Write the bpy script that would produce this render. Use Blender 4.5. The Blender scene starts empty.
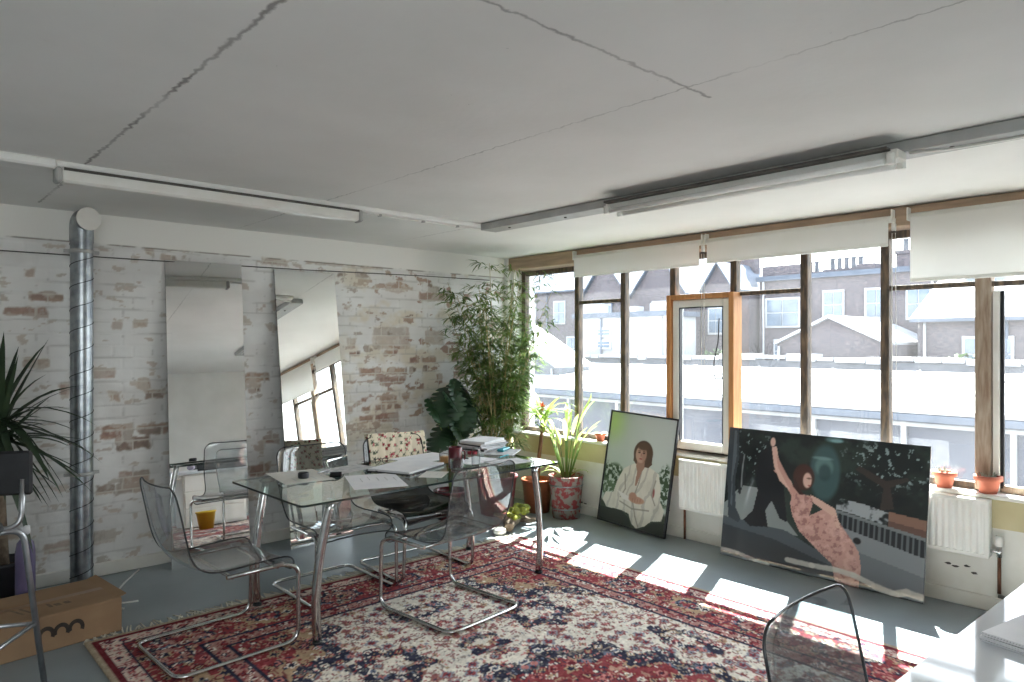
import bpy, math, random
import numpy as np
from mathutils import Vector, Matrix
PI = math.pi
SC = bpy.context.scene
COL = SC.collection
random.seed(11)
RNG = np.random.default_rng(5)

# ------------------------------------------------------------------ colour
def lin(c):
    c = c / 255.0
    return c / 12.92 if c <= 0.04045 else ((c + 0.055) / 1.055) ** 2.4
def rgb(r, g, b): return (lin(r), lin(g), lin(b), 1.0)
def nlin(a):
    a = np.clip(a, 0, 255) / 255.0
    return np.where(a <= 0.04045, a / 12.92, ((a + 0.055) / 1.055) ** 2.4)

# ------------------------------------------------------------------ materials
def new_mat(name):
    m = bpy.data.materials.new(name); m.use_nodes = True
    nt = m.node_tree; nt.nodes.clear()
    out = nt.nodes.new('ShaderNodeOutputMaterial')
    return m, nt, out
def N(nt, t, **kw):
    n = nt.nodes.new(t)
    for k, v in kw.items():
        if k in n.inputs: n.inputs[k].default_value = v
        else: setattr(n, k, v)
    return n
def L(nt, a, b): nt.links.new(a, b)

def mat(name, c1, c2=None, scale=8.0, rough=0.6, metal=0.0, bump=0.0, bscale=None, detail=4.0, spec=0.5, lo=0.35, hi=0.65, stretch=None, coat=0.0, transl=0.0):
    """Principled surface whose colour wanders between c1 and c2 on a noise field."""
    m, nt, out = new_mat(name)
    p = N(nt, 'ShaderNodeBsdfPrincipled')
    p.inputs['Roughness'].default_value = rough; p.inputs['Metallic'].default_value = metal
    p.inputs['Specular IOR Level'].default_value = spec
    p.inputs['Coat Weight'].default_value = coat
    tc = N(nt, 'ShaderNodeTexCoord'); mp = N(nt, 'ShaderNodeMapping')
    L(nt, tc.outputs['Object'], mp.inputs['Vector'])
    if stretch: mp.inputs['Scale'].default_value = stretch
    no = N(nt, 'ShaderNodeTexNoise', Scale=scale, Detail=detail)
    L(nt, mp.outputs[0], no.inputs['Vector'])
    cr = N(nt, 'ShaderNodeValToRGB')
    cr.color_ramp.elements[0].position = lo; cr.color_ramp.elements[1].position = hi
    cr.color_ramp.elements[0].color = rgb(*c1)
    cr.color_ramp.elements[1].color = rgb(*(c2 or tuple(max(0, x * 0.9) for x in c1)))
    L(nt, no.outputs['Fac'], cr.inputs['Fac']); L(nt, cr.outputs['Color'], p.inputs['Base Color'])
    if bump:
        b = N(nt, 'ShaderNodeBump', Strength=bump, Distance=0.01)
        n2 = N(nt, 'ShaderNodeTexNoise', Scale=bscale or scale * 3, Detail=5.0)
        L(nt, mp.outputs[0], n2.inputs['Vector']); L(nt, n2.outputs['Fac'], b.inputs['Height'])
        L(nt, b.outputs['Normal'], p.inputs['Normal'])
    sh = p.outputs[0]
    if transl:
        t = N(nt, 'ShaderNodeBsdfTranslucent'); L(nt, cr.outputs['Color'], t.inputs['Color'])
        mx = N(nt, 'ShaderNodeMixShader', Fac=transl)
        L(nt, sh, mx.inputs[1]); L(nt, t.outputs[0], mx.inputs[2]); sh = mx.outputs[0]
    L(nt, sh, out.inputs['Surface'])
    return m

def paint_mat(name, rough=0.8, spec=0.3, bump=0.0, bscale=200.0, coat=0.0):
    """Reads the colours stored on the mesh ('paint')."""
    m, nt, out = new_mat(name)
    p = N(nt, 'ShaderNodeBsdfPrincipled'); p.inputs['Roughness'].default_value = rough
    p.inputs['Specular IOR Level'].default_value = spec; p.inputs['Coat Weight'].default_value = coat
    p.inputs['Coat Roughness'].default_value = 0.02
    a = N(nt, 'ShaderNodeAttribute', attribute_name='paint')
    L(nt, a.outputs['Color'], p.inputs['Base Color'])
    if bump:
        tc = N(nt, 'ShaderNodeTexCoord')
        n2 = N(nt, 'ShaderNodeTexNoise', Scale=bscale, Detail=4.0); L(nt, tc.outputs['Object'], n2.inputs['Vector'])
        b = N(nt, 'ShaderNodeBump', Strength=bump, Distance=0.005)
        L(nt, n2.outputs['Fac'], b.inputs['Height']); L(nt, b.outputs['Normal'], p.inputs['Normal'])
    L(nt, p.outputs[0], out.inputs['Surface'])
    return m

def clear_mat(name, tint, edge, gl_rough=0.02, ior=1.5, dirt=0.0, dirt_col=(235, 238, 240), dirt_scale=3.0, gloss=1.0):
    """Thin clear sheet: straight-through light, Fresnel gloss, tinted more at grazing angles; dirt scatters light."""
    m, nt, out = new_mat(name)
    lw = N(nt, 'ShaderNodeLayerWeight', Blend=0.35)
    mc = N(nt, 'ShaderNodeMix', data_type='RGBA')
    mc.inputs[6].default_value = rgb(*tint); mc.inputs[7].default_value = rgb(*edge)
    L(nt, lw.outputs['Facing'], mc.inputs[0])
    t = N(nt, 'ShaderNodeBsdfTransparent'); L(nt, mc.outputs[2], t.inputs['Color'])
    g = N(nt, 'ShaderNodeBsdfGlossy', Roughness=gl_rough)
    g.inputs['Color'].default_value = (gloss, gloss, gloss, 1)
    f0 = ((ior - 1) / (ior + 1)) ** 2
    l2 = N(nt, 'ShaderNodeLayerWeight', Blend=0.5)          # Schlick's Fresnel, the same from both sides
    pw = N(nt, 'ShaderNodeMath', operation='POWER'); L(nt, l2.outputs['Facing'], pw.inputs[0]); pw.inputs[1].default_value = 5.0
    fr = N(nt, 'ShaderNodeMath', operation='MULTIPLY_ADD'); L(nt, pw.outputs[0], fr.inputs[0]); fr.inputs[1].default_value = 1 - f0; fr.inputs[2].default_value = f0
    mx = N(nt, 'ShaderNodeMixShader')
    L(nt, fr.outputs[0], mx.inputs[0]); L(nt, t.outputs[0], mx.inputs[1]); L(nt, g.outputs[0], mx.inputs[2])
    sh = mx.outputs[0]
    if dirt:
        d = N(nt, 'ShaderNodeBsdfTranslucent'); d.inputs['Color'].default_value = rgb(*dirt_col)
        tc = N(nt, 'ShaderNodeTexCoord')
        no = N(nt, 'ShaderNodeTexNoise', Scale=dirt_scale, Detail=8.0, Roughness=0.7); L(nt, tc.outputs['Object'], no.inputs['Vector'])
        mr = N(nt, 'ShaderNodeMapRange'); mr.inputs[1].default_value = 0.3; mr.inputs[2].default_value = 0.75
        mr.inputs[3].default_value = dirt * 0.6; mr.inputs[4].default_value = dirt * 1.5
        L(nt, no.outputs['Fac'], mr.inputs[0])
        m2 = N(nt, 'ShaderNodeMixShader')
        L(nt, mr.outputs[0], m2.inputs[0]); L(nt, sh, m2.inputs[1]); L(nt, d.outputs[0], m2.inputs[2]); sh = m2.outputs[0]
    L(nt, sh, out.inputs['Surface'])
    return m

def mirror_mat(name):
    m, nt, out = new_mat(name)
    g = N(nt, 'ShaderNodeBsdfGlossy', Roughness=0.0); g.inputs['Color'].default_value = (0.95, 0.96, 0.955, 1)
    d = N(nt, 'ShaderNodeBsdfDiffuse'); d.inputs['Color'].default_value = rgb(200, 205, 205)
    no = N(nt, 'ShaderNodeTexNoise', Scale=5.0, Detail=6.0)
    tc = N(nt, 'ShaderNodeTexCoord'); L(nt, tc.outputs['Object'], no.inputs['Vector'])
    mr = N(nt, 'ShaderNodeMapRange'); mr.inputs[1].default_value = 0.45; mr.inputs[2].default_value = 0.8
    mr.inputs[3].default_value = 0.01; mr.inputs[4].default_value = 0.06
    L(nt, no.outputs['Fac'], mr.inputs[0])
    mx = N(nt, 'ShaderNodeMixShader'); L(nt, mr.outputs[0], mx.inputs[0]); L(nt, g.outputs[0], mx.inputs[1]); L(nt, d.outputs[0], mx.inputs[2])
    L(nt, mx.outputs[0], out.inputs['Surface'])
    return m

# ------------------------------------------------------------------ mesh builder
class MB:
    def __init__(s): s.v = []; s.f = []; s.m = []; s.sm = []
    def add(s, vs, fs, mi=0, smooth=False):
        o = len(s.v); s.v += [tuple(p) for p in vs]
        for f in fs: s.f.append(tuple(i + o for i in f)); s.m.append(mi); s.sm.append(smooth)
        return s
    def box(s, c, d, rot=None, mi=0, bev=0.0):
        hx, hy, hz = d[0] / 2, d[1] / 2, d[2] / 2
        R = rot if isinstance(rot, Matrix) else (Matrix.Rotation(rot, 3, 'Z') if rot else Matrix.Identity(3))
        if bev <= 0:
            vs = [Vector((x, y, z)) for z in (-hz, hz) for y in (-hy, hy) for x in (-hx, hx)]
            fs = [(0, 2, 3, 1), (4, 5, 7, 6), (0, 1, 5, 4), (2, 6, 7, 3), (0, 4, 6, 2), (1, 3, 7, 5)]
        else:
            b = min(bev, hx * .95, hy * .95, hz * .95)
            vs = []; idx = {}
            for z in (-1, 1):
                for y in (-1, 1):
                    for x in (-1, 1):
                        for k in range(3):
                            q = [x * hx, y * hy, z * hz]
                            for j in range(3):
                                if j != k: q[j] -= (x, y, z)[j] * b
                            idx[(x, y, z, k)] = len(vs); vs.append(Vector(q))
            fs = []
            for k in range(3):
                a, bb = [(1, 2), (2, 0), (0, 1)][k]
                for sg in (-1, 1):
                    q = []
                    for (p, r) in ((-1, -1), (1, -1), (1, 1), (-1, 1)):
                        t = [0, 0, 0]; t[k] = sg; t[a] = p; t[bb] = r; q.append(idx[(*t, k)])
                    fs.append(tuple(q) if sg > 0 else tuple(reversed(q)))
            for k in range(3):
                a, bb = [(1, 2), (2, 0), (0, 1)][k]
                for p in (-1, 1):
                    for r in (-1, 1):
                        t0 = [0, 0, 0]; t0[k] = -1; t0[a] = p; t0[bb] = r
                        t1 = list(t0); t1[k] = 1
                        q = [idx[(*t0, a)], idx[(*t1, a)], idx[(*t1, bb)], idx[(*t0, bb)]]
                        fs.append(tuple(q) if p * r < 0 else tuple(reversed(q)))
            for z in (-1, 1):
                for y in (-1, 1):
                    for x in (-1, 1):
                        q = [idx[(x, y, z, k)] for k in range(3)]
                        fs.append(tuple(q) if x * y * z > 0 else tuple(reversed(q)))
        c = Vector(c)
        return s.add([R @ p + c for p in vs], fs, mi)
    def tube(s, path, r, n=10, mi=0, closed=False, cap=True):
        P = [Vector(p) for p in path]; k = len(P)
        rs = r if isinstance(r, (list, tuple)) else [r] * k
        tang = []
        for i in range(k):
            if closed: t = P[(i + 1) % k] - P[i - 1]
            else: t = P[min(i + 1, k - 1)] - P[max(i - 1, 0)]
            tang.append(t.normalized() if t.length > 1e-9 else Vector((0, 0, 1)))
        up = Vector((0, 0, 1)) if abs(tang[0].z) < .9 else Vector((1, 0, 0))
        nrm = (up - tang[0] * up.dot(tang[0])).normalized()
        vs = []
        for i in range(k):
            nrm = (nrm - tang[i] * nrm.dot(tang[i]))
            nrm = nrm.normalized() if nrm.length > 1e-6 else tang[i].orthogonal().normalized()
            bi = tang[i].cross(nrm)
            for j in range(n):
                a = 2 * PI * j / n
                vs.append(P[i] + (nrm * math.cos(a) + bi * math.sin(a)) * rs[i])
        fs = []
        for i in range(k if closed else k - 1):
            i2 = (i + 1) % k
            for j in range(n): fs.append((i * n + j, i * n + (j + 1) % n, i2 * n + (j + 1) % n, i2 * n + j))
        s.add(vs, fs, mi, True)
        if cap and not closed:
            o = len(s.v) - len(vs)
            s.f.append(tuple(o + j for j in reversed(range(n)))); s.m.append(mi); s.sm.append(False)
            s.f.append(tuple(o + (k - 1) * n + j for j in range(n))); s.m.append(mi); s.sm.append(False)
        return s
    def lathe(s, prof, c=(0, 0, 0), n=28, mi=0, wob=None):
        vs = []; cx, cy, cz = c
        for (r, z) in prof:
            for j in range(n):
                a = 2 * PI * j / n; rr = r * (1 + (wob(a, z) if wob else 0))
                vs.append((cx + rr * math.cos(a), cy + rr * math.sin(a), cz + z))
        fs = []
        for i in range(len(prof) - 1):
            for j in range(n): fs.append((i * n + j, i * n + (j + 1) % n, (i + 1) * n + (j + 1) % n, (i + 1) * n + j))
        return s.add(vs, fs, mi, True)
    def disc(s, r, c, n=28, mi=0, up=True):
        vs = [(c[0] + r * math.cos(2 * PI * j / n), c[1] + r * math.sin(2 * PI * j / n), c[2]) for j in range(n)]
        return s.add(vs, [tuple(range(n)) if up else tuple(reversed(range(n)))], mi)
    def prism(s, poly, z0, z1, mi=0, M=None):
        """poly in xy (ccw) extruded z0..z1, optional matrix."""
        n = len(poly); M = M or Matrix.Identity(4)
        vs = [M @ Vector((x, y, z)) for z in (z0, z1) for x, y in poly]
        fs = [tuple(reversed(range(n))), tuple(range(n, 2 * n))] + [(i, (i + 1) % n, n + (i + 1) % n, n + i) for i in range(n)]
        return s.add(vs, fs, mi)
    def leaf(s, base, d, ln, w, droop=0.3, seg=4, mi=0, fold=0.25, prof=None):
        d = Vector(d).normalized(); side = d.cross(Vector((0, 0, 1)))
        side = side.normalized() if side.length > .05 else Vector((1, 0, 0))
        p = Vector(base); vs = []; dd = d.copy()
        for i in range(seg + 1):
            t = i / seg
            ww = w * (prof(t) if prof else math.sin(PI * min(1, .08 + t * .92)) ** .8) * .5
            up = side.cross(dd).normalized()
            vs += [p - side * ww + up * ww * fold, p, p + side * ww + up * ww * fold]
            p = p + dd * (ln / seg)
            dd = (dd + Vector((0, 0, -droop / seg))).normalized()
        fs = []
        for i in range(seg):
            a = i * 3; fs += [(a, a + 1, a + 4, a + 3), (a + 1, a + 2, a + 5, a + 4)]
        return s.add(vs, fs, mi, True)
    def build(s, name, mats, parent=None, loc=None):
        me = bpy.data.meshes.new(name); me.from_pydata(s.v, [], s.f); me.update()
        if not isinstance(mats, (list, tuple)): mats = [mats]
        for m in mats: me.materials.append(m)
        me.polygons.foreach_set('material_index', s.m); me.polygons.foreach_set('use_smooth', s.sm)
        o = bpy.data.objects.new(name, me); COL.objects.link(o)
        if parent: o.parent = parent
        if loc: o.location = loc
        return o

def fillet(pts, r, seg=6):
    P = [Vector(p) for p in pts]; out = [P[0]]
    for i in range(1, len(P) - 1):
        a = (P[i - 1] - P[i]); b = (P[i + 1] - P[i])
        rr = min(r, a.length * .49, b.length * .49)
        A = P[i] + a.normalized() * rr; B = P[i] + b.normalized() * rr
        for k in range(seg + 1):
            t = k / seg; out.append(A * (1 - t) ** 2 + P[i] * 2 * t * (1 - t) + B * t * t)
    out.append(P[-1]); return out

def tag(o, label=None, cat=None, group=None, kind=None):
    if label: o['label'] = label
    if cat: o['category'] = cat
    if group: o['group'] = group
    if kind: o['kind'] = kind
    return o
def thing(name, label, cat, loc=(0, 0, 0), rz=0.0, group=None):
    o = bpy.data.objects.new(name, None); COL.objects.link(o); o.empty_display_size = .1
    o.location = loc; o.rotation_euler = (0, 0, rz)
    return tag(o, label, cat, group)
def struct(name, mb, m, parent=None):
    o = mb.build(name, m, parent)
    if not parent: o['kind'] = 'structure'
    return o
def dup(root, loc, rz, label, group=None):
    r = root.copy(); COL.objects.link(r); r.location = loc; r.rotation_euler = (0, 0, rz); r['label'] = label
    if group: r['group'] = group
    for ch in list(root.children):
        c = ch.copy(); COL.objects.link(c); c.parent = r
        for g in list(ch.children):
            d = g.copy(); COL.objects.link(d); d.parent = c
    return r

# ------------------------------------------------------------------ painted grids
def hash2(i, j, s=0):
    h = (i.astype(np.int64) * 374761393 + j.astype(np.int64) * 668265263 + s * 1442695041) & 0xffffffff
    h = ((h ^ (h >> 13)) * 1274126177) & 0xffffffff
    return ((h ^ (h >> 16)) & 0xffff) / 65535.0
def vnoise(x, y, s=0):
    i = np.floor(x); j = np.floor(y); fx = x - i; fy = y - j
    fx = fx * fx * (3 - 2 * fx); fy = fy * fy * (3 - 2 * fy)
    a = hash2(i, j, s); b = hash2(i + 1, j, s); c = hash2(i, j + 1, s); d = hash2(i + 1, j + 1, s)
    return (a * (1 - fx) + b * fx) * (1 - fy) + (c * (1 - fx) + d * fx) * fy
def fbm(x, y, s=0, o=4):
    r = 0; a = .5; t = 0
    for k in range(o):
        r = r + a * vnoise(x, y, s + k * 7); t += a; x = x * 2.03; y = y * 2.03; a *= .55
    return r / t
def voro(x, y, s=0, jit=.8):
    """distance to the nearest seed, and two random numbers of that seed"""
    i = np.floor(x); j = np.floor(y)
    best = np.full(x.shape, 9.0); r1 = np.zeros(x.shape); r2 = np.zeros(x.shape); ang = np.zeros(x.shape)
    for di in (-1, 0, 1):
        for dj in (-1, 0, 1):
            a = i + di; b = j + dj
            px = a + .5 + jit * (hash2(a, b, s) - .5); py = b + .5 + jit * (hash2(a, b, s + 1) - .5)
            d = np.hypot(x - px, y - py); m = d < best
            best = np.where(m, d, best); r1 = np.where(m, hash2(a, b, s + 2), r1); r2 = np.where(m, hash2(a, b, s + 3), r2)
            ang = np.where(m, np.arctan2(y - py, x - px), ang)
    return best, r1, r2, ang
def sst(e0, e1, x):
    t = np.clip((x - e0) / (e1 - e0), 0, 1); return t * t * (3 - 2 * t)
def mixc(base, col, m):
    return base * (1 - m[..., None]) + np.array(col, float) * m[..., None]
def poly_mask(U, V, pts):
    ins = np.zeros(U.shape, bool); n = len(pts)
    for k in range(n):
        x1, y1 = pts[k]; x2, y2 = pts[(k + 1) % n]
        if y1 == y2: continue
        c = ((y1 > V) != (y2 > V)) & (U < (x2 - x1) * (V - y1) / (y2 - y1) + x1)
        ins ^= c
    return ins.astype(float)
def ell_mask(U, V, cx, cy, rx, ry, soft=.12):
    d = np.sqrt(((U - cx) / rx) ** 2 + ((V - cy) / ry) ** 2); return 1 - sst(1 - soft, 1 + soft, d)

def grid_obj(name, P, col, mtl, parent=None, skirt=None):
    """P: (nv,nu,3) positions, col: (nv,nu,3) sRGB 0..255; skirt: thickness vector adds sides and a back"""
    nv, nu = P.shape[:2]
    vid = np.arange(nv * nu).reshape(nv, nu)
    q = np.stack([vid[:-1, :-1], vid[:-1, 1:], vid[1:, 1:], vid[1:, :-1]], -1).reshape(-1, 4)
    V = P.reshape(-1, 3); C = nlin(col).reshape(-1, 3)
    if skirt is not None:
        loop = np.concatenate([vid[0, :], vid[1:, -1], vid[-1, -2::-1], vid[-2:0:-1, 0]])
        o = len(V); V = np.concatenate([V, V[loop] + np.array(skirt)]); C = np.concatenate([C, C[loop]])
        k = len(loop); a = np.arange(k); b = (a + 1) % k
        q = np.concatenate([q, np.stack([loop[b], loop[a], o + a, o + b], -1)])
        corner = [o, o + nu - 1, o + nu - 1 + nv - 1, o + 2 * (nu - 1) + nv - 1]
        q = np.concatenate([q, np.array([[corner[3], corner[2], corner[1], corner[0]]])])
    me = bpy.data.meshes.new(name)
    me.vertices.add(len(V)); me.vertices.foreach_set('co', V.astype(np.float32).ravel())
    me.loops.add(q.size); me.loops.foreach_set('vertex_index', q.astype(np.int32).ravel())
    me.polygons.add(len(q)); me.polygons.foreach_set('loop_start', np.arange(0, q.size, 4, dtype=np.int32))
    me.update(calc_edges=True); me.validate()
    at = me.attributes.new('paint', 'FLOAT_COLOR', 'POINT')
    at.data.foreach_set('color', np.concatenate([C, np.ones((len(C), 1))], 1).astype(np.float32).ravel())
    me.materials.append(mtl)
    o = bpy.data.objects.new(name, me); COL.objects.link(o)
    if parent: o.parent = parent
    return o

# ------------------------------------------------------------------ palette
M = {}
M['plaster'] = mat('white plaster', (238, 237, 234), (228, 227, 223), 2.5, .85, bump=.15, bscale=60)
M['white_paint'] = mat('white gloss paint', (228, 226, 219), (215, 211, 200), 4, .45, bump=.05)
M['cream_paint'] = mat('cream paint', (206, 196, 158), (190, 178, 138), 3, .6, bump=.08)
M['floor'] = mat('grey floor paint', (148, 157, 161), (133, 142, 146), 1.6, .42, bump=.06, bscale=40, detail=7)
M['chrome'] = mat('chrome', (205, 205, 204), (188, 188, 187), 30, .12, 1.0)
M['steel'] = mat('galvanised steel', (172, 177, 181), (134, 140, 145), 14, .32, 1.0, detail=8)
M['alu'] = mat('satin aluminium tube', (176, 178, 180), (160, 162, 165), 25, .35, 1.0)
M['white_metal'] = mat('white enamel', (232, 231, 226), (222, 220, 212), 6, .35)
M['grey_metal'] = mat('grey painted metal', (176, 176, 173), (160, 160, 157), 6, .5)
M['tube_glass'] = mat('fluorescent tube glass', (238, 238, 234), (230, 230, 226), 10, .2)
M['black'] = mat('black plastic', (26, 27, 30), (38, 38, 42), 12, .45)
M['lamp_dark'] = mat('dark gap', (70, 68, 64), (90, 86, 80), 12, .8)
M['wood_beam'] = mat('raw timber', (178, 152, 128), (156, 134, 114), 7, .7, bump=.2, stretch=(6, .6, 6))
M['wood_orange'] = mat('orange pine', (200, 146, 92), (178, 120, 70), 8, .55, stretch=(6, 6, .6))
M['mullion'] = mat('worn dark frame paint', (74, 66, 58), (128, 108, 86), 9, .65, bump=.2, lo=.42, hi=.72, stretch=(5, 5, 1))
M['mullion_pale'] = mat('bare weathered post', (176, 160, 142), (142, 120, 100), 8, .7, bump=.2, stretch=(6, 6, .8))
M['upvc'] = mat('white sash', (232, 230, 222), (222, 219, 208), 5, .4)
M['copper'] = mat('copper pipe', (140, 96, 74), (112, 78, 62), 16, .4, .8)
M['cardboard'] = mat('brown cardboard', (158, 128, 98), (146, 116, 88), 6, .85, bump=.06, bscale=70)
M['ink'] = mat('dark print', (52, 44, 40), (66, 56, 50), 40, .8)
M['paper'] = mat('white paper', (232, 231, 232), (222, 221, 224), 9, .75)
M['paper_warm'] = mat('sketch paper', (226, 223, 216), (212, 208, 200), 4, .8)
M['paper_grey'] = mat('printed page', (205, 203, 202), (168, 168, 170), 22, .8)
M['chair_clear'] = clear_mat('clear acrylic', (224, 228, 230), (146, 153, 157), .03, 1.85, dirt=.10, dirt_scale=6)
M['chair_grey'] = clear_mat('grey tinted acrylic', (176, 188, 191), (104, 114, 118), .03, 2.0, dirt=.12, dirt_scale=6)
M['chair_rim'] = clear_mat('acrylic edge', (96, 102, 107), (60, 65, 70), .05, 1.6, dirt=.1)
M['chair_smoke'] = clear_mat('smoked acrylic', (86, 88, 90), (44, 46, 48), .06, 1.49)
M['smoke_rim'] = mat('smoked acrylic edge', (30, 31, 33), (40, 41, 44), 20, .2)
M['table_glass'] = clear_mat('table glass', (226, 238, 232), (168, 196, 184), .0, 1.52)
M['table_edge'] = mat('green glass edge', (24, 36, 34), (36, 50, 46), 12, .1)
M['window_glass'] = clear_mat('dusty window glass', (246, 249, 250), (215, 226, 230), .0, 1.5, dirt=.010, dirt_scale=2.2)
M['mirror'] = mirror_mat('mirror')
M['terracotta'] = mat('terracotta', (196, 112, 86), (178, 96, 72), 12, .75, bump=.08)
M['soil'] = mat('potting soil', (62, 48, 38), (44, 34, 28), 60, .95, bump=.6)
M['bamboo_leaf'] = mat('bamboo leaf', (136, 158, 88), (86, 116, 62), 5, .5, transl=.4)
M['cane'] = mat('bamboo cane', (184, 164, 112), (146, 138, 84), 14, .5, stretch=(4, 4, 1))
M['dark_leaf'] = mat('monstera leaf', (50, 78, 50), (32, 56, 38), 5, .35, transl=.12)
M['yucca_leaf'] = mat('yucca leaf', (58, 76, 50), (38, 54, 38), 6, .45, transl=.15)
M['lime_leaf'] = mat('lime leaf', (150, 172, 74), (110, 142, 60), 6, .5, transl=.4)
M['pale_leaf'] = mat('pale yellow green leaf', (190, 200, 126), (150, 172, 92), 6, .5, transl=.4)
M['stalk'] = mat('brown stalk', (122, 82, 56), (96, 62, 42), 18, .75, bump=.3)
M['flower'] = mat('orange flower', (206, 104, 52), (180, 72, 40), 20, .6)
M['copper_pot'] = mat('copper pot', (188, 112, 78), (156, 84, 56), 5, .35, .55)
M['red_flake'] = mat('flaking red painted bucket', (152, 62, 62), (150, 142, 132), 20, .7, bump=.3, detail=8, lo=.46, hi=.52)
M['red_flake_dark'] = mat('worn dark red bucket', (122, 44, 48), (138, 104, 98), 8, .7, bump=.3, detail=8, lo=.5, hi=.62)
M['maroon'] = mat('maroon glaze', (98, 26, 38), (80, 20, 30), 10, .25)
M['moss'] = mat('moss', (158, 160, 62), (92, 98, 40), 24, .95, bump=.8)
M['bark'] = mat('bark', (134, 118, 100), (84, 72, 60), 16, .9, bump=.7)
M['print_white'] = mat('pale trim', (225, 223, 216), (214, 212, 204), 8, .6)
M['yellow'] = mat('yellow plastic', (222, 188, 48), (206, 170, 40), 6, .4)
M['lilac'] = mat('lilac plastic', (106, 96, 130), (92, 84, 116), 7, .4)
M['darkpot'] = mat('dark grey pot', (54, 54, 58), (42, 42, 46), 9, .6)
M['teal'] = mat('teal cover', (58, 168, 182), (46, 150, 166), 8, .4)
M['red'] = mat('red plastic', (186, 40, 62), (166, 32, 52), 8, .4)
M['juice'] = mat('orange drink', (222, 170, 110), (208, 150, 90), 8, .3)
M['clear_glass'] = clear_mat('drinking glass', (240, 243, 243), (150, 156, 158), .0, 1.45)
M['desk_white'] = mat('glossy white laminate', (214, 218, 222), (208, 212, 217), 3, .06, spec=.9)
M['cable_white'] = mat('white flex', (224, 223, 218), (212, 210, 204), 20, .5)
M['fringe'] = mat('wool fringe', (224, 219, 204), (204, 197, 182), 30, .95)
# blinds: woven translucent cloth
M['blind'] = mat('white blind cloth', (240, 239, 235), (238, 237, 232), 4, .85, transl=.55)
# outside
M['brick_far'] = mat('weathered brick', (86, 78, 80), (52, 52, 59), 5, .9, detail=10, stretch=(1, 1, 4))
M['brick_grey'] = mat('grey render', (84, 86, 92), (66, 70, 76), 2, .9, detail=6)
M['slate'] = mat('slate roof', (70, 78, 90), (58, 66, 78), 2, .7, detail=6)
M['white_roof'] = mat('pale sheet roof', (150, 152, 154), (130, 132, 136), .8, .6, detail=6)
M['shed_wall'] = mat('grey shed cladding', (66, 70, 80), (54, 58, 70), .6, .8, detail=6)
M['far_glass'] = mat('far window panes', (84, 100, 116), (70, 84, 98), 1.5, .15)
M['asphalt'] = mat('asphalt', (80, 82, 84), (68, 70, 72), 1, .9)
M['tree_leaf'] = mat('tree foliage', (72, 92, 54), (50, 70, 40), 2, .8, transl=.2)
# ================================================================== THE ROOM
H = 2.49
XL, YR = -7.6, -7.6          # far left and rear walls behind the camera
WX = 0.12                    # window plane
# floor
mb = MB(); mb.box(((XL + .3) / 2, YR / 2, -.05), (-XL + .3, -YR + .3, .1)); struct('floor', mb, M['floor'])

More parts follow.
